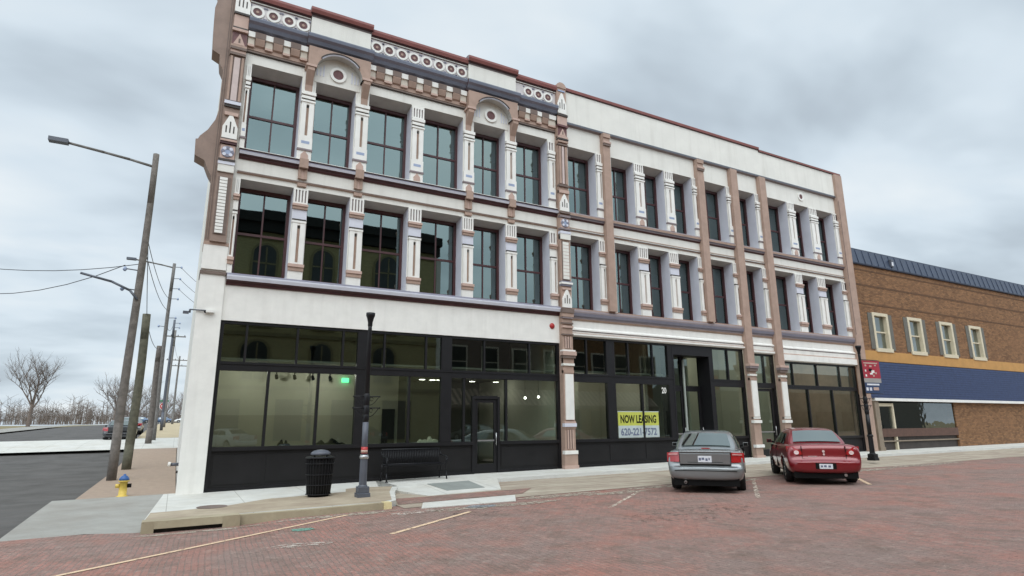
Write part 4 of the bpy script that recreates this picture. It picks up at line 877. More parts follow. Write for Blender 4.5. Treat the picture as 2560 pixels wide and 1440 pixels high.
for u, v, w, h, m in ((.25, 3.60, .75, .05, 'pink'), (.30, 3.5, .1, .07, 'pink'), (.55, 3.48, .12, .06, 'pink'), (.8, 3.52, .1, .05, 'pink'), (.28, 3.3, .08, .08, 'white_paint'), (.5, 3.32, .16, .1, 'plastic_black'), (.62, 3.26, .16, .10, 'white_paint'), (.54, 3.2, .14, .06, 'white_paint'), (.8, 3.22, .1, .07, 'pink'), (.28, 3.12, .09, .08, 'white_paint'), (.68, 3.12, .08, .07, 'pink'), (.30, 2.80, .66, .06, 'plate_white'), (.22, 2.60, .14, .12, 'plate_white'), (.42, 2.60, .12, .12, 'lavender'), (.62, 2.62, .28, .11, 'pink')):
    B = MB(); bsh(u, u+w, v, v+h, m, .004); B.build('banner_print', t)
t.scale = (1.08, 1, 1.05)

x, y, z = 3.13, 15.32, zs(3.13)
t = thing('litter_bin', (x, y, z), 'round black slatted litter bin with domed lid on the corner pavement', 'litter bin')
b = MB(); b.lathe(x, y, [(.27, z+.01), (.27, z+.06), (.31, z+.08), (.345, z+.92), (.33, z+.93)], 'plastic_black', 28); b.build('liner', t)
b = MB()
for k in range(28):
    a = 2*math.pi*k/28; c, s = math.cos(a), math.sin(a)
    P0 = Vector((x+.30*c, y+.30*s, z+.07)); P1 = Vector((x+.335*c, y+.335*s, z+.55)); P2_ = Vector((x+.365*c, y+.365*s, z+.94))
    b.tube(P0, P1, .012, .012, 'black_metal', 5, False); b.tube(P1, P2_, .012, .012, 'black_metal', 5, False)
for r, zz in ((.325, .07), (.34, .30), (.35, .55), (.365, .82)):
    for k in range(28):
        a0, a1 = 2*math.pi*k/28, 2*math.pi*(k+1)/28; b.tube((x+r*math.cos(a0), y+r*math.sin(a0), z+zz), (x+r*math.cos(a1), y+r*math.sin(a1), z+zz), .011, .011, 'black_metal', 5, False)
b.build('slatted_body', t)
b = MB(); b.lathe(x, y, [(.33, z+.94), (.39, z+.945), (.395, z+.97), (.37, z+.985), (.30, z+.99), (.22, z+.985)], 'black_metal', 28); b.build('rim', t)
b = MB(); b.lathe(x, y, [(.255, z+1.03), (.265, z+1.04), (.26, z+1.08), (.19, z+1.13), (.09, z+1.155), (.005, z+1.16)], 'grey_metal', 28)
for k in range(4): a = k*math.pi/2+.6; b.box(x+.22*math.cos(a)-.02, x+.22*math.cos(a)+.02, y+.22*math.sin(a)-.02, y+.22*math.sin(a)+.02, z+.97, z+1.05, 'black_metal')
b.build('domed_lid', t)
t.scale = (.88, .88, .93)

x0, x1, y, z = 5.36, 7.18, 17.15, zs(6.3)
t = thing('park_bench', (6.27, y, z), 'black metal slatted bench with scrolled arms against the storefront', 'bench')
b = MB()
for k in range(7): u = y+.02+k*.068; b.box(x0+.03, x1-.03, u, u+.05, z+.43+.004*abs(k-3), z+.452+.004*abs(k-3), 'black_metal')
b.build('seat', t)
b = MB(); n = 34
for k in range(n):
    u = x0+.05+(x1-x0-.1)*k/(n-1); b.tube((u, y+.50, z+.46), (u, y+.62, z+.86), .013, .013, 'black_metal', 5)
b.tube((x0, y+.625, z+.87), (x1, y+.625, z+.87), .024, .024, 'black_metal', 8); b.tube((x0, y+.50, z+.46), (x1, y+.50, z+.46), .018, .018, 'black_metal', 8); b.build('backrest', t)
for u in (x0, x1):
    b = MB(); P = [(y+.60, z+.80), (y+.5, z+.70), (y+.3, z+.68), (y+.08, z+.67), (y-.02, z+.62), (y-.03, z+.56), (y+.04, z+.53)]
    for p, q in zip(P, P[1:]): b.tube((u, *p), (u, *q), .017, .017, 'black_metal', 6)
    b.build('armrest', t)
    for ya, yb_ in ((y+.06, y+.0), (y+.50, y+.60)):
        b = MB(); b.tube((u, ya, z+.66 if ya < y+.3 else z+.46), (u, ya, z+.25), .02, .02, 'black_metal', 6); b.tube((u, ya, z+.25), (u, yb_, z), .02, .022, 'black_metal', 6); b.box(u-.035, u+.035, yb_-.04, yb_+.04, z, z+.014, 'black_metal'); b.build('leg', t)
b = MB(); b.tube((x0, y+.28, z+.42), (x1, y+.28, z+.42), .016, .016, 'black_metal', 6); b.build('stretcher', t)

x, y, z = -1.0, 18.5, side_z(-1, 18.5)-.02
t = thing('fire_hydrant', (x, y, z), 'yellow fire hydrant with blue bonnet at the street corner', 'fire hydrant')
b = MB(); b.lathe(x, y, [(.13, z), (.13, z+.03), (.09, z+.04), (.085, z+.36), (.12, z+.37), (.12, z+.40)], 'yellow_paint', 18); b.build('barrel', t)
b = MB(); b.lathe(x, y, [(.115, z+.40), (.105, z+.45), (.07, z+.50), (.03, z+.52), (.03, z+.55), (.01, z+.555)], 'blue_paint', 18); b.build('bonnet', t)
for s, m in ((1, 'plastic_black'), (-1, 'yellow_paint')):
    b = MB(); b.tube((x+s*.08, y, z+.27), (x+s*.17, y, z+.27), .05, .05, m, 12); b.build('outlet_cap', t)

# ------------------------------------------------------------------ utility poles, wires, signs along the side street
def pole(name, x, y, h, r0, r1, m, label, arm=None, cross=(), ins=(), cat='utility pole', base=None):
    z = side_z(x, y)-.1 if base is None else base
    t = thing(name, (x, y, z), label, cat, 'poles along the side street')
    b = MB(); n = 6
    for k in range(n):
        f, g = k/n, (k+1)/n; w = lambda q: .03*math.sin(q*5+x*9)
        b.tube((x+w(f), y, z+h*f), (x+w(g), y, z+h*g), r0+(r1-r0)*f, r0+(r1-r0)*g, m, 12, k in (0, n-1))
    b.build('pole_shaft', t)
    if arm:
        az, ln, up = arm; b = MB(); P = [(x-ln*q, y, z+az+up*q**.8) for q in (0, .3, .6, 1)]
        for p, q in zip(P, P[1:]): b.tube(p, q, .05, .045, 'wood_pole_grey', 8)
        b.build('lamp_arm', t); e = P[-1]
        b = MB(); b.box(e[0]-.55, e[0], e[1]-.14, e[1]+.14, e[2]-.05, e[2]+.09, 'grey_metal'); b.build('lamp_head', t)
    for cz, cw, dx in cross:
        b = MB(); b.box(x-cw/2+dx, x+cw/2+dx, y-r0-.06, y-r0+.04, z+cz-.06, z+cz+.06, 'wood_pole_grey')
        for k in range(4): u = x-cw/2+dx+.12+(cw-.24)*k/3; b.lathe(u, y-r0, [(.02, z+cz+.06), (.05, z+cz+.10), (.035, z+cz+.20)], 'grey_metal', 8)
        b.build('crossarm', t)
    for iz, s in ins:
        b = MB(); b.tube((x, y, z+iz), (x+s*.42, y, z+iz+.03), .02, .02, 'grey_metal', 6); b.lathe(x+s*.46, y, [(.03, z+iz-.06), (.07, z+iz), (.03, z+iz+.10)], 'blue_pale', 8); b.build('insulator', t)
    return t
t = pole('utility_pole', -1.63, 24, 11.5, .145, .10, 'wood_pole', 'tallest brown wooden pole with a lamp arm, nearest the building corner', arm=(11.0, 2.6, .35), ins=((7.1, -1), (6.4, -1)))
b = MB(); z = side_z(-1.6, 24); P = [(-1.6, 23.85, z+5.95), (-1.85, 23.85, z+6.25), (-2.4, 23.85, z+6.5), (-3.3, 23.85, z+6.7)]
for p, q in zip(P, P[1:]): b.tube(p, q, .04, .04, 'grey_metal', 8)
b.build('bracket_arm', t)
pole('utility_pole', -1.55, 29.5, 6.45, .175, .155, 'wood_pole_green', 'thick cut off dark wooden pole stub behind the tallest pole')
pole('utility_pole', -1.35, 42.5, 5.9, .18, .14, 'wood_pole', 'leaning cut off wooden stub with dark streaks at the crossing')
tp = pole('utility_pole', -1.2, 45.5, 11.75, .14, .10, 'wood_pole_grey', 'grey wooden pole with lamp arm and three pin insulators', arm=(11.45, 2.2, .3), ins=((11.5, 1), (10.7, 1), (10.0, 1), (9.3, 1), (8.0, 1), (7.4, -1)))
pole('utility_pole', -1.05, 60, 9.6, .12, .09, 'grey_metal', 'thin pale metal pole with small luminaire behind the grey pole', ins=((9.3, 1), (8.9, 1)))
pole('utility_pole', -1.1, 75, 10.5, .12, .10, 'wood_pole_grey', 'thin distant pole left of the far crossarm pole', cross=((9.8, 2.2, 0),))
pole('utility_pole', -.5, 98, 9.6, .15, .11, 'wood_pole_grey', 'farthest brown pole carrying double crossarms', cross=((9.0, 3.2, 0), (8.2, 2.6, 0)))
pole('utility_pole', -13.2, 36, 10.5, .17, .13, 'wood_pole', 'wooden pole across the side street with crossarm', cross=((9.9, 2.4, 0),))
def cable(name, p0, p1, sag, label):
    p0, p1 = Vector(p0), Vector(p1); b = MB(); n = 12; P = []
    for k in range(n+1):
        f = k/n; p = p0.lerp(p1, f); p.z -= sag*4*f*(1-f); P.append(p)
    for p, q in zip(P, P[1:]): b.tube(p, q, .014, .014, 'wire', 5, False)
    tag(b.build(name, origin=p0), label, 'cable')
zb = side_z(-1.2, 45.5)
for k, h in enumerate((11.5, 10.7, 10.0)):
    cable('power_cable', (-.75, 45.5, zb+h-.1), (2.5, 52, zb+h-.9), .25, ['uppermost', 'middle', 'lowest'][k]+' of three thin cables from the grey pole towards the cream building')
cable('power_cable', (-1.2, 45.5, zb+9.2), (-1.63, 24, 8.4), .5, 'upper slack cable between the grey pole and the tallest pole')
cable('power_cable', (-1.2, 45.5, zb+8.4), (-1.63, 24, 7.9), .5, 'lower slack cable between the grey pole and the tallest pole')
cable('power_cable', (-1.63, 24, 7.2), (-13.2, 36, 10.0), .8, 'cable rising from the tallest pole across the side street')
cable('guy_wire', (-1.55, 29.5, 6.2), (-1.63, 24, 9.3), .1, 'steep wire between the pole stub and the tallest pole')
cable('guy_wire', (-1.35, 42.5, 6.3), (-1.55, 29.5, 6.1), .4, 'slack wire between the two cut off pole stubs')
cable('power_cable', (-.6, 98, 11.0), (-1.15, 75, 11.2), .5, 'farthest cable between the two distant crossarm poles')
cable('power_cable', (-2.1, 24, 7.1), (-13.2, 36, 9.6), 1.6, 'slack cable rising from the pin insulator of the tallest pole across the side street')
cable('power_cable', (-1.2, 45.5, zb+7.4), (-1.05, 60, side_z(-1, 60)+9.2), .5, 'cable between the grey pole and the thin pale metal pole')
x, y = -1.5, 84; z = side_z(x, y)
t = thing('stop_sign', (x, y, z), 'red octagonal stop sign far down the side street', 'stop sign')
b = MB(); b.tube((x, y, z), (x, y, z+2.95), .04, .04, 'grey_metal', 8); b.build('post', t)
b = MB(); zc = z+2.3
for r, dy, m in ((.46, .05, 'white_paint'), (.42, .056, 'red_paint')): b.prism([(x+r*math.cos(R_(22.5+45*k)), zc+r*math.sin(R_(22.5+45*k))) for k in range(8)], y-dy, y-.045, m)
b.build('sign_plate', t); lettering('STOP', x, y-.06, zc, .56, .24, 'white_paint', t)
b = MB(); b.box(x-.5, x+.5, y-.02, y+.02, z+2.84, z+3.0, 'green_sign'); b.build('street_name_blade', t)

# ------------------------------------------------------------------ cars
def grid(rows, m, closed=False):
    b = MB(); n = len(rows[0]); b.v = [tuple(p) for r in rows for p in r]
    for j in range(len(rows)-1):
        for i in range(n-1): b.f.append((j*n+i, j*n+i+1, (j+1)*n+i+1, (j+1)*n+i)); b.m.append(b.mi(m)); b.sm.append(True)
    return b
def finish(o, sub=2, cut=None):
    if sub: q = o.modifiers.new('smooth', 'SUBSURF'); q.levels = q.render_levels = sub
    if cut: q = o.modifiers.new('arches', 'BOOLEAN'); q.operation = 'DIFFERENCE'; q.object = cut; q.solver = 'EXACT'
    dg = bpy.context.evaluated_depsgraph_get(); dg.update(); me = bpy.data.meshes.new_from_object(o.evaluated_get(dg)); old = o.data; o.modifiers.clear(); o.data = me; me.name = o.name
    return o
def car(name, loc, heading, label, paint_m, style, group=None):
    """local frame: rear bumper at y = 0, nose at +y, x to the right"""
    t = thing(name, (0, 0, 0), label, 'car', group)
    rd = style == 'round'
    Ln = 4.75 if not rd else 4.70
    #        y    hw   zb   zside zshoulder ztop
    st = [(.00, .58, .40, .47, .54, .55), (.015, .70, .33, .46, .57, .585), (.06, .80, .30, .46, .585, .60), (.125, .845, .28, .48, .62, .64), (.15, .86, .27, .55, .80, .84), (.19, .87, .26, .58, .90, .945), (.27, .88, .25, .58, .93, .975), (.55, .885, .23, .58, .945, .985), (.95, .89, .22, .58, .95, .985), (1.6, .895, .20, .58, .95, .97), (2.4, .895, .20, .58, .94, .96), (3.2, .89, .20, .57, .92, .96), (3.6, .885, .22, .56, .88, .94), (4.2, .86, .24, .52, .76, .83), (4.5, .80, .26, .48, .66, .72), (4.66, .70, .30, .45, .57, .60), (4.74, .5, .36, .44, .5, .52)]
    if rd: st = [(y, w, zb, a, zs_+(.02 if .1 < y < 1 else 0), zt+(.035 if .1 < y < 1 else 0)) for y, w, zb, a, zs_, zt in st]
    rows = []
    for y, w, zb, a, s, tp in st:
        half = [(0, zb), (w*.80, zb), (w*.95, zb+.06), (w, a), (w*.995, a+(s-a)*.6), (w*.955, s), (w*.80, tp-.012), (w*.45, tp), (0, tp+.004)]
        rows.append([(-x, y, z) for x, z in half[::-1][:-1]]+[(x, y, z) for x, z in half])
    b = grid(rows, paint_m); n = len(rows[0])
    b.f.append(tuple(range(n))[::-1]); b.m.append(0); b.sm.append(True)
    k = (len(rows)-1)*n; b.f.append(tuple(range(k, k+n))); b.m.append(0); b.sm.append(True)
    body = b.build('body', t)
    c = MB()
    for wy in (.98, 3.72): c.tube((-1.2, wy, .33), (-.52, wy, .33), .375, .375, 'plastic_black', 28, smooth=False); c.tube((.52, wy, .33), (1.2, wy, .33), .375, .375, 'plastic_black', 28, smooth=False)
    cut = c.build('cutter', t); finish(body, 2, cut); ORG[body.as_pointer()] = Vector((0, 0, 0)); bpy.data.objects.remove(cut)
    # cabin
    cs = [(.78, .66, .66, .95, .955), (.90, .70, .65, .95, 1.03), (1.10, .75, .66, .95, 1.16), (1.35, .775, .625, .95, 1.30), (1.50, .785, .60, .95, 1.365), (1.75, .795, .595, .95, 1.395), (2.3, .80, .60, .95, 1.415), (2.75, .80, .60, .95, 1.395), (3.05, .79, .585, .95, 1.30), (3.4, .77, .62, .94, 1.08), (3.62, .74, .66, .92, .95)]
    if rd: cs = [(y, wb, wr*1.0-.03*(1.1 < y < 3.2), zb, zr) for y, wb, wr, zb, zr in cs]
    def sec(y):
        ys = [q[0] for q in cs]; return [lerp(y, ys, [q[i] for q in cs]) for i in (1, 2, 3, 4)]
    rows = []
    for y, wb, wr, zb, zr in cs:
        half = [(wb+.02, zb-.06), (wb, zb), (wb+(wr-wb)*.5+.012, zb+(zr-zb)*.5), (wr+.015, zr-.06*min(1, (zr-zb)*3)), (wr-.05, zr-.012), (wr*.5, zr+.008), (0, zr+.012)]
        rows.append([(-x, y, z) for x, z in half][:-1]+[(x, y, z) for x, z in half[::-1]])
    b = grid(rows, paint_m); cab = b.build('cabin', t); finish(cab, 2)
    # glass, set proud of the cabin
    def panel(nm, P, m='car_glass', up=.012, nrm=None, rows_=5):
        """P: four corners, curved slightly"""
        a, bq, cq, d = [Vector(p) for p in P]; R0 = []
        nv = (bq-a).cross(d-a).normalized()
        if nrm is not None and nv.dot(Vector(nrm)) < 0: nv = -nv
        for j in range(rows_+1):
            v = j/rows_; R0.append([a.lerp(bq, u/6).lerp(d.lerp(cq, u/6), v)+nv*(up+.022*4*(u/6)*(1-u/6)) for u in range(7)])
        return grid(R0, m).build(nm, t)
    y0, y1 = (.90, 1.40); s0, s1 = sec(y0), sec(y1)
    panel('rear_window', [(-.59, y0, s0[3]-.0), (.59, y0, s0[3]-.0), (.51, y1, s1[3]-.008), (-.51, y1, s1[3]-.008)], up=.022, nrm=(0, -1, 1))
    y0, y1 = 3.55, 2.86; s0, s1 = sec(y0), sec(y1)
    panel('windscreen', [(-.66, y0, s0[3]+.01), (.66, y0, s0[3]+.01), (.52, y1, s1[3]-.0), (-.52, y1, s1[3]-.0)], up=.012, nrm=(0, 1, 1))
    for s in (-1, 1):
        for ya, yb_, yc, yd in ((1.32, 2.10, 2.10, 1.52), (2.17, 3.22, 2.82, 2.17)):
            def pt(y, top):
                wb, wr, zb, zr = sec(y); f = .80 if top else .10
                return (s*(wb+(wr+.015-wb)*f+.012), y, zb+(zr-.05-zb)*f)
            panel('side_window', [pt(ya, 0), pt(yb_, 0), pt(yc, 1), pt(yd, 1)], up=.008, nrm=(s, 0, .3))
        b = MB(); b.tube((s*.80, 3.10, .98), (s*.92, 3.08, 1.0), .03, .03, 'plastic_black', 8)
        b.box(min(s*.89, s*1.02), max(s*.89, s*1.02), 3.02, 3.12, .97, 1.07, paint_m); b.box(min(s*.90, s*1.01), max(s*.90, s*1.01), 3.012, 3.02, .98, 1.06, 'plastic_black'); b.build('mirror', t, bevel=.02)
        b = MB()
        for wy in (1.75, 2.75): b.box(min(s*.888, s*.915), max(s*.888, s*.915), wy, wy+.16, .80, .835, paint_m)
        b.build('door_handle', t)
        for sy_, sx_ in ((2.128, .896), (3.20, .894)):
            b = MB(); b.box(min(s*.60, s*sx_), max(s*.60, s*sx_), sy_, sy_+.008, .33, .91, 'plastic_black'); b.build('door_seam', t)
    for wy in (.98, 3.72):
        for s in (-1, 1):
            x = s*.76; b = MB(); prof = [(.20, -.10), (.30, -.105), (.325, -.08), (.33, 0), (.325, .08), (.30, .105), (.20, .10)]
            i = len(b.v); n = 28
            for r, dx in prof:
                for k in range(n): a = 2*math.pi*k/n; b.v.append((x+dx, wy+r*math.cos(a), .33+r*math.sin(a)))
            for j in range(len(prof)-1):
                for k in range(n): q = (k+1) % n; b.f.append((j*n+k, j*n+q, (j+1)*n+q, (j+1)*n+k)); b.m.append(b.mi('rubber')); b.sm.append(True)
            w = b.build('wheel', t)
            b = MB(); b.tube((x+s*.03, wy, .33), (x+s*.085, wy, .33), .205, .20, 'steel', 24); b.tube((x+s*.085, wy, .33), (x+s*.10, wy, .33), .05, .045, 'grey_metal', 12)
            for k in range(5):
                a = 2*math.pi*k/5; b.tube((x+s*.087, wy+.11*math.cos(a), .33+.11*math.sin(a)), (x+s*.090, wy+.11*math.cos(a), .33+.11*math.sin(a)), .035, .035, 'plastic_black', 8)
            b.build('rim', w)
    b = MB(); b.box(-.62, .62, .22, 4.5, .15, .34, 'plastic_black'); b.box(-.74, .74, .09, .5, .165, .34, 'plastic_black'); b.build('underbody', t)  # black boxes widened and lowered to deepen the shade under the car
    # rear details
    def rear(u, z): # y of the boot face at height z
        return lerp(z, [.62, .66, .82, .92], [.115, .118, .142, .172])
    def shell(poly, m, up, mb):
        """polygon on the rear corner: (x, z) with the corner wrapping forwards"""
        def pos(x, z, o):
            ax = abs(x); y = rear(x, z)+max(0, ax-.60)**2*(1.1 if not rd else 2.0)+.01; return (x, y-o, z)
        n = len(poly); mb.face([pos(x, z, up) for x, z in poly], m)
        for k in range(n):
            (xa, za), (xb_, zb_) = poly[k], poly[(k+1) % n]; mb.face([pos(xa, za, up), pos(xb_, zb_, up), pos(xb_, zb_, -.06), pos(xa, za, -.06)], m)
    for s in (-1, 1):
        b = MB()
        if not rd:
            for xa, xb_ in ((.59, .68), (.68, .76), (.76, .83), (.83, .88)):
                f = lambda x: .925-.06*(x-.60)
                shell([(s*xa, .70+.0*xa), (s*xb_, .70), (s*xb_, f(xb_)), (s*xa, f(xa))], 'lens_red', .045, b)
            o = b.build('tail_light', t)
            b = MB(); shell([(s*.62, .862), (s*.72, .86), (s*.72, .893), (s*.62, .895)], 'lens_pale', .06, b); shell([(s*.72, .86), (s*.84, .855), (s*.84, .885), (s*.72, .893)], 'lens_pale', .06, b); b.build('reversing_light', o)
        else:
            for xa, xb_ in ((.50, .60), (.60, .70), (.70, .78), (.78, .835), (.835, .865)):
                lo = lambda x: .745-.05*max(0, (x-.6)/.2)+.0; hi = lambda x: .80+.15*min(1, max(0, (x-.50)/.22))
                shell([(s*xa, lo(xa)), (s*xb_, lo(xb_)), (s*xb_, hi(xb_)), (s*xa, hi(xa))], 'lens_red', .03, b)
            o = b.build('tail_light', t)
            b = MB(); P = [(s*(.645+.06*math.cos(a)), .80+.05*math.sin(a)) for a in [2*math.pi*k/12 for k in range(12)]]; shell(P, 'lens_clear', .042, b); b.build('reversing_light', o)
    b = MB()
    if not rd:
        q = MB(); q.prismx([(.085, .645), (.06, .905), (.10, .915), (.16, .915), (.16, .645)], -.575, .575, paint_m); q.build('boot_lid', t, bevel=.014)
        b.box(-.42, .42, .055, .14, .665, .69, paint_m); b.box(-.40, .40, .068, .16, .69, .70, 'plastic_black'); b.build('boot_handle', t)
        b = MB(); b.box(-.155, .155, .060, .13, .70, .845, 'plate_white')
        for u, w, z, h in ((-.11, .05, .74, .06), (-.04, .06, .755, .05), (.04, .05, .73, .06), (.10, .03, .75, .05)): b.box(u-w/2, u+w/2, .057, .060, z, z+h, 'plate_print')
        b.build('number_plate', t)
        b = MB(); b.box(-.60, .60, .055, .20, .918, .955, paint_m); b.build('boot_lip', t, bevel=.012)
        b = MB(); b.box(-.10, .10, .72, .80, .985, 1.005, 'lens_red'); b.build('brake_light', t)
        b = MB(); b.tube((-.47, .04, .24), (-.47, .35, .26), .035, .035, 'steel', 12); b.tube((-.47, .039, .24), (-.47, .06, .24), .028, .028, 'dark_line', 12); b.build('exhaust', t)
        b = MB(); b.box(-.585, -.577, .09, .18, .64, .92, 'plastic_black'); b.box(.577, .585, .09, .18, .64, .92, 'plastic_black'); b.box(-.577, .577, .075, .15, .632, .644, 'plastic_black'); b.build('boot_seam', t)
        b = MB(); b.box(-.70, .70, -.004, .03, .50, .515, 'plastic_black'); b.build('bumper_strip', t)
    else:
        b.box(-.24, .24, -.012, .03, .40, .545, 'plastic_black'); b.build('plate_recess', t)
        b = MB(); b.box(-.155, .155, -.02, .0, .405, .525, 'plate_white')
        for u, w, z, h in ((-.10, .05, .44, .05), (-.02, .06, .445, .05), (.08, .06, .44, .05)): b.box(u-w/2, u+w/2, -.0215, -.02, z, z+h, 'plate_print')
        b.build('number_plate', t)
        b = MB(); b.disc(0, .138, .83, .035, .012, 'lens_clear', 6); b.disc(0, .115, .755, .028, .012, 'lens_clear', 6); b.build('emblem', t)
        b = MB(); b.box(-.38, -.16, .108, .125, .70, .712, 'lens_clear'); b.build('badge', t)
        b = MB(); b.box(-.52, -.512, .10, .19, .65, .96, 'plastic_black'); b.box(.512, .52, .10, .19, .65, .96, 'plastic_black'); b.box(-.52, .52, .095, .14, .638, .648, 'plastic_black'); b.build('boot_seam', t)
        b = MB(); b.tube((.45, .06, .25), (.45, .35, .27), .035, .035, 'steel', 12); b.build('exhaust', t)
    t.location = loc; t.rotation_euler = (0, 0, -heading)
    return t
cz = street_z(11.7, 11.4)
silver = car('parked_car', (11.02, 10.68, street_z(11.7, 11.4)+.004), R_(49), 'silver grey saloon car parked nose to the kerb, seen from behind', 'silver_paint', 'square', 'cars parked along the kerb')
red = car('parked_car', (14.66, 10.1, street_z(15.3, 10.8)+.004), R_(45), 'dark red saloon car parked beside the silver car', 'red_car_paint', 'round', 'cars parked along the kerb')
def recolour(root, m, paint_from):
    for c in children(root):
        if c.type == 'MESH' and any(s.material == M[paint_from] for s in c.material_slots):
            c.data = c.data.copy()
            for k, s in enumerate(c.data.materials):
                if s == M[paint_from]: c.data.materials[k] = M[m]
for x, y, hd, m, lb in ((-3.2, 47, 0, 'dark_car_paint', 'dark car parked behind the thick pole stub up the side street'), (-3.2, 56, 0, 'silver_paint', 'grey car parked behind the dark car up the side street')):
    d = dup(silver, (x, y, side_z(x, y)-.15), -hd, lb, 'cars parked up the side street')
    if m != 'silver_paint': recolour(d, m, 'silver_paint')
for k, (x, m, lb) in enumerate(((-5.2, 'blue_car_paint', 'blue car in the far row behind the stop sign'), (-.6, 'blue_car_paint', 'slate blue car in the far row right of the stop sign post'), (4.2, 'white_car_paint', 'pale car at the right end of the far row by the building corner'))):
    d = dup(silver, (x, 168, side_z(0, 168)+.02), R_(90), lb, 'row of cars far up the side street'); recolour(d, m, 'silver_paint')

# ------------------------------------------------------------------ brick building on the right
BX0, BX1, BY = 29.97, 52.0, 18.02
brickmat('dark_brick', (.15, .075, .035), (.10, .05, .025), (.12, .08, .055), .12, .08, .010, 0, plane='XZ', bump=.6)
t = thing('brick_building', (BX0, BY, 0), 'tan brick building with dark blue metal roof band at the right edge', 'building')
wins = [(31.35, 32.72), (34.6, 35.97), (37.85, 39.2), (41.1, 42.47)]
b = MB(); e = [BX0]+[v for w in wins for v in w]+[BX1]
for k in range(0, len(e), 2): b.box(e[k], e[k+1], BY, BY+.35, 5.23, 7.24, 'tan_brick')
b.box(BX0, BX1, BY, BY+.35, 7.24, 9.80, 'tan_brick'); b.box(BX0, BX1, BY, BY+.3, 4.7, 5.23, 'tan_brick'); b.box(BX0, BX1, BY+.35, BY+20, 3, 9.8, 'tan_brick'); b.box(BX0, BX1, BY+.8, BY+1.0, -.5, 4.7, 'interior_dark')
b.build('wall', t)
b = MB(); b.prismx([(BY+.3, 9.76), (BY-.10, 9.76), (BY-.12, 9.82), (BY+.02, 10.58), (BY+.02, 10.64), (BY+.3, 10.64)], BX0, BX1, 'roof_blue')
for k in range(36): u = BX0+.1+k*.6; b.prismx([(BY-.12, 9.84), (BY-.145, 9.84), (BY-.005, 10.57), (BY+.02, 10.57)], u, u+.03, 'roof_blue')
b.build('roof_band', t)
for z in (7.62, 8.62, 9.45): b = MB(); b.box(BX0+.02, BX1, BY-.012, BY+.02, z, z+.085, 'dark_brick'); b.build('brick_course', t)
b = MB(); b.box(33.6, 33.85, BY-.17, BY-.06, 9.95, 10.35, 'grey_metal'); b.box(33.66, 33.79, BY-.19, BY-.17, 10.0, 10.2, 'plate_white'); b.build('roof_light', t)
for x0, x1 in wins:
    b = MB(); f = 'window_cream'
    b.box(x0-.02, x0+.15, BY-.05, BY+.2, 5.23, 7.24, f); b.box(x1-.15, x1+.02, BY-.05, BY+.2, 5.23, 7.24, f); b.box(x0+.15, x1-.15, BY-.05, BY+.2, 7.08, 7.24, f); b.box(x0-.06, x1+.06, BY-.09, BY+.2, 5.17, 5.36, f)
    b.box(x0+.15, x1-.15, BY+.08, BY+.16, 6.2, 6.27, f); w = b.build('window', t)
    g = MB(); g.face([(x0+.15, BY+.14, 5.36), (x1-.15, BY+.14, 5.36), (x1-.15, BY+.143, 7.08), (x0+.15, BY+.14, 7.08)], 'pane_small'); g.build('pane', w)
    g = MB(); g.box(x0+.15, x1-.15, BY+.2, BY+.22, 5.3, 7.1, 'interior_wall'); g.build('blind', w)
    for s, u in ((-1, x0-.02-.36), (1, x1+.02)):
        g = MB(); g.box(u, u+.36, BY-.03, BY, 5.3, 7.2, 'shutter_grey'); g.build('shutter', t)
b = MB(); b.box(BX0, BX1, BY-.04, BY+.02, 4.66, 5.20, 'orange_board'); b.build('fascia_board', t)
b = MB(); b.prismx([(BY-.02, 2.80), (BY-.22, 2.80), (BY-.10, 4.62), (BY-.02, 4.62)], BX0+.05, BX1, 'awning_blue')
for k in range(14): z = 2.86+k*.125; b.prismx([(BY-.21+.12*(z-2.8)/1.82-.006, z), (BY-.21+.12*(z-2.8)/1.82-.02, z+.005), (BY-.21+.12*(z-2.8)/1.82-.02, z+.03), (BY-.21+.12*(z-2.8)/1.82, z+.035)], BX0+.05, BX1, 'awning_blue')
b.build('shingle_canopy', t)
b = MB(); b.box(BX0+.3, BX1, BY-.24, BY-.02, 2.66, 2.80, 'white_paint'); b.build('canopy_trim', t)
b = MB(); b.box(30.28, 30.62, BY-.16, BY+.3, -.3, 2.66, 'tan_panel_grey'); b.box(30.24, 30.66, BY-.2, BY+.3, -.3, .42, 'tan_panel_grey'); b.build('column', t)
b = MB(); b.box(30.75, 30.87, BY-.02, BY+.2, .2, 2.55, 'window_cream'); b.box(32.0, 32.12, BY-.02, BY+.2, .2, 2.55, 'window_cream'); b.box(30.87, 32.0, BY-.02, BY+.2, 2.40, 2.55, 'window_cream'); o = b.build('shop_window', t)
g = MB(); g.face([(30.87, BY+.05, 1.3), (32.0, BY+.05, 1.3), (32.0, BY+.053, 2.4), (30.87, BY+.05, 2.4)], 'pane_small'); g.build('pane', o)
b = MB(); b.box(30.75, 38, BY-.03, BY+.5, .9, 1.3, 'brown_board'); b.box(30.75, 38, BY+.1, BY+.5, -.3, .9, 'dark_line'); b.box(30.75, 38, BY-.02, BY+.1, .66, .72, 'tan_panel_grey'); b.build('bulkhead', t)
g = MB(); g.face([(32.2, BY+.05, 1.3), (38, BY+.05, 1.3), (38, BY+.053, 2.6), (32.2, BY+.05, 2.6)], 'pane_small'); g.build('pane', t)
b = MB(); b.box(38, BX1, BY, BY+.4, -.3, 2.66, 'tan_brick'); b.build('lower_wall', t)

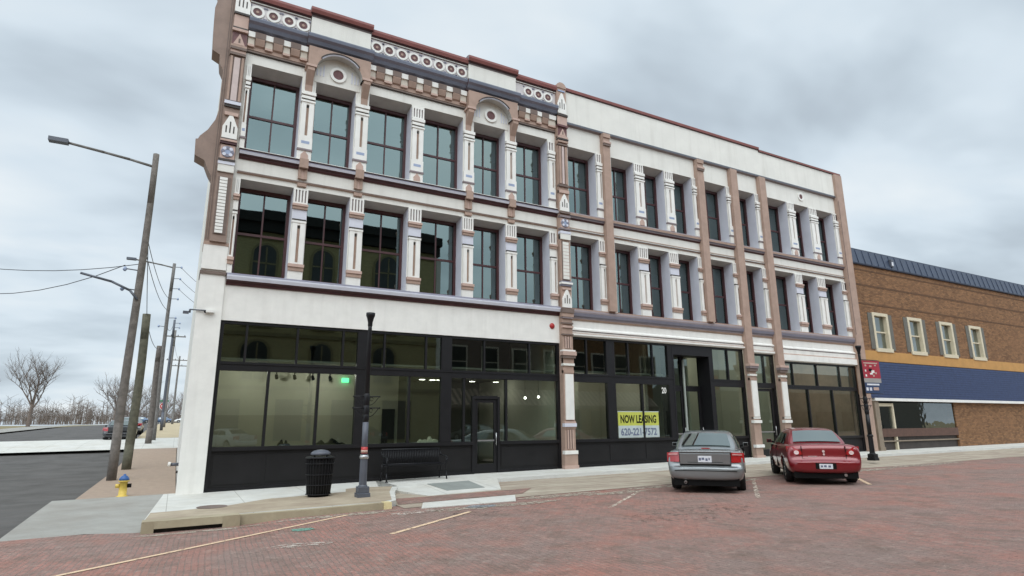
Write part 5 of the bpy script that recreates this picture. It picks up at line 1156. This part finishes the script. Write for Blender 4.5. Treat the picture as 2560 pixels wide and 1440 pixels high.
# ------------------------------------------------------------------ across the street: what the windows mirror
OY = -13.0
t = thing('brick_hall', (0, OY, 0), 'olive brick four storey hall with dark cornice across the street, behind the viewer', 'building')
b = MB(); b.box(-26, 19.6, OY-14, OY, -.3, 16.8, 'olive_brick'); b.box(19.6, 20.0, OY-14, OY+.1, -.3, 16.8, 'cream'); b.build('wall', t)
b = MB(); b.box(-26.2, 20.1, OY, OY+.4, 16.8, 17.7, 'dark_cornice'); b.box(-26.2, 20.2, OY, OY+.7, 17.7, 18.5, 'dark_cornice'); b.box(-26.2, 20.1, OY-14, OY, 16.8, 18.4, 'dark_cornice')
b.build('cornice', t)
for z in (4.3, 8.35, 12.4, 16.4): b = MB(); b.box(-26, 19.6, OY, OY+.12, z, z+.28, 'olive_trim'); b.build('string_course', t)
for k in range(9):
    for z0 in (4.9, 9.0, 12.9):
        x = -23.9+k*4.8+(.2 if k == 8 else 0); b = MB(); arc = [(x+.95*math.cos(a), z0+2.3+.95*math.sin(a)) for a in [math.pi*q/10 for q in range(11)]]
        b.prism([(x+.95, z0), *arc, (x-.95, z0)][::-1], OY+.02, OY+.10, 'olive_trim'); w = b.build('window', t)
        g = MB(); arc = [(x+.75*math.cos(a), z0+2.3+.75*math.sin(a)) for a in [math.pi*q/10 for q in range(11)]]; g.prism([(x+.75, z0+.15), *arc, (x-.75, z0+.15)][::-1], OY+.10, OY+.12, 'hall_pane'); g.build('pane', w)
        g = MB(); g.box(x-.05, x+.05, OY+.12, OY+.15, z0+.15, z0+2.9, 'olive_trim'); g.box(x-.75, x+.75, OY+.12, OY+.15, z0+1.5, z0+1.62, 'olive_trim'); g.build('glazing_bar', w)
for k in range(10):
    x = -22+k*4.2; b = MB(); b.box(x-1.0, x+1.0, OY+.02, OY+.08, .5, 3.6, 'interior_dark'); b.build('shop_window', t)
t = thing('low_shop_row', (40, OY, 0), 'two storey brown brick shops with a slatted canopy across the street, behind the viewer', 'building')
b = MB(); b.box(20.4, 30, OY-12, OY, -.3, 10.6, 'taupe_dark'); b.box(30, 44, OY-12, OY, -.3, 10.3, 'tan_brick'); b.prismx([(OY, -.3), (OY, 5.2), (OY-5, 8.2), (OY-10, 5.2), (OY-10, -.3)], 52, 95, 'shutter_grey'); b.build('wall', t)
b = MB(); b.prismx([(OY, 3.3), (OY+1.9, 3.0), (OY+1.9, 3.25), (OY, 4.7)], 20.4, 43, 'taupe_dark')
for k in range(42): b.prismx([(OY+.02, 4.72), (OY+1.9, 3.27), (OY+1.92, 3.31), (OY+.02, 4.77)], 20.5+k*.54, 20.75+k*.54, 'taupe')
b.build('canopy', t)
for k in range(8):
    x = 21.8+k*3.1; b = MB(); b.box(x-.85, x+.85, OY+.02, OY+.10, 5.6, 8.6, 'tan_cream'); w = b.build('window', t)
    g = MB(); g.box(x-.68, x+.68, OY+.10, OY+.12, 5.75, 7.1, 'interior_dark'); g.box(x-.68, x+.68, OY+.10, OY+.12, 7.2, 8.45, 'interior_dark'); g.build('pane', w)
for k in range(13): b = MB(); x = 22.6+k*5; b.box(x-1.9, x+1.9, OY+.02, OY+.06, .5, 2.9, 'interior_dark'); b.build('shop_window', t)
for k, (x, m, lb) in enumerate(((4.5, 'white_car_paint', 'white car parked across the street, behind the viewer, mirrored in the shop panes'), (13.5, 'dark_car_paint', 'dark car parked across the street, behind the viewer'), (24, 'silver_paint', 'silver car parked across the street, behind the viewer, under the slatted canopy'))):
    d = dup(silver, (x, -8.6, street_z(x, -8)+.004), R_(150), lb, 'cars parked across the street')
    if m != 'silver_paint': recolour(d, m, 'silver_paint')

# ------------------------------------------------------------------ bare trees
def bare_tree(name, x, y, h, label, sd, m='bark', group='bare trees far off'):
    rnd = random.Random(sd); z = side_z(min(max(x, -12), 3), y)-.3; t = thing(name, (x, y, z), label, 'tree', group)
    b = MB(); b.tube((x, y, z), (x+.1, y, z+h*.3), h*.026, h*.018, m, 8, False); b.build('trunk', t); c = MB()
    def br(p, d, ln, r, lv):
        n = 3; q = p
        for k in range(n):
            d2 = (d+Vector((rnd.uniform(-.22, .22), rnd.uniform(-.22, .22), rnd.uniform(-.02, .16)))).normalized(); e = q+d2*ln/n
            c.tube(q, e, r*(1-.25*k), r*(1-.25*(k+1)), m, 5 if lv < 2 else 3, False); q = e; d = d2
            if lv < 4:
                for _ in range(2 if lv < 3 else 1+(rnd.random() < .5)):
                    a = rnd.uniform(0, 6.28); s = (d+Vector((math.cos(a), math.sin(a), rnd.uniform(-.1, .5)))*.8).normalized(); br(q, s, ln*rnd.uniform(.45, .68), r*.5, lv+1)
    for k in range(5): a = k*1.26+rnd.random(); br(Vector((x+.1, y, z+h*(.22+.02*k))), Vector((math.cos(a)*.55, math.sin(a)*.55, .9)).normalized(), h*.36, h*.012, 1)
    c.build('crown', t); return t
protos = [bare_tree('bare_tree', -9, 120, 9, 'bare grey tree left of the stop sign beyond the pole stubs', 3), bare_tree('bare_tree', 4.5, 185, 10, 'bare brown tree right of the stop sign beyond the far cars', 5, 'bark_grey')]
rnd = random.Random(11); names = ['bare tree by the building corner at the far row of cars', 'bare tree just right of the far crossarm pole', 'bare tree behind the stop sign', 'bare tree behind the tall pole', 'low bare tree at the far left of the side street', 'wide bare tree across the side street', 'bare tree beyond the pole across the side street', 'slim bare tree behind the farthest cars', 'bare tree left of the parked dark car', 'distant bare tree on the rise past the crossing', 'tallest bare tree of the far row on the left', 'small bare tree low behind the far cars']
for k, (x, y) in enumerate(((5.5, 176), (1.5, 182), (-2.5, 195), (-7, 150), (-24, 90), (-19, 70), (-28, 120), (-5, 210), (-16, 95), (-11, 175), (-33, 140), (6.5, 205))):
    d = dup(protos[k % 2], (x, y, side_z(min(max(x, -12), 3), y)-.3), rnd.uniform(0, 6.28), names[k], 'bare trees far off'); d.scale = (1, 1, rnd.uniform(.8, 1.15))

# far wood at the end of the side street: one mass of bare twigs
rnd = random.Random(21); b = MB()
for k in range(900):
    x = rnd.uniform(-60, 16); y = rnd.uniform(196, 250); z = side_z(0, y)-.3; h = rnd.uniform(3.5, 8.5)*(.7+.3*math.sin(x*.7)); m = rnd.choice(('bark', 'bark_grey'))
    b.tube((x, y, z), (x+rnd.uniform(-.4, .4), y, z+h), .09, .03, m, 4, False)
    for q in range(7):
        f = rnd.uniform(.25, .95); a = rnd.uniform(0, 6.28); l = rnd.uniform(.8, 2.2)
        b.tube((x, y, z+h*f), (x+l*math.cos(a), y+l*math.sin(a), z+h*f+rnd.uniform(.2, 1.6)), .05, .015, m, 3, False)
tag(b.build('distant_wood', origin=(-20, 215, 2)), kind='stuff')
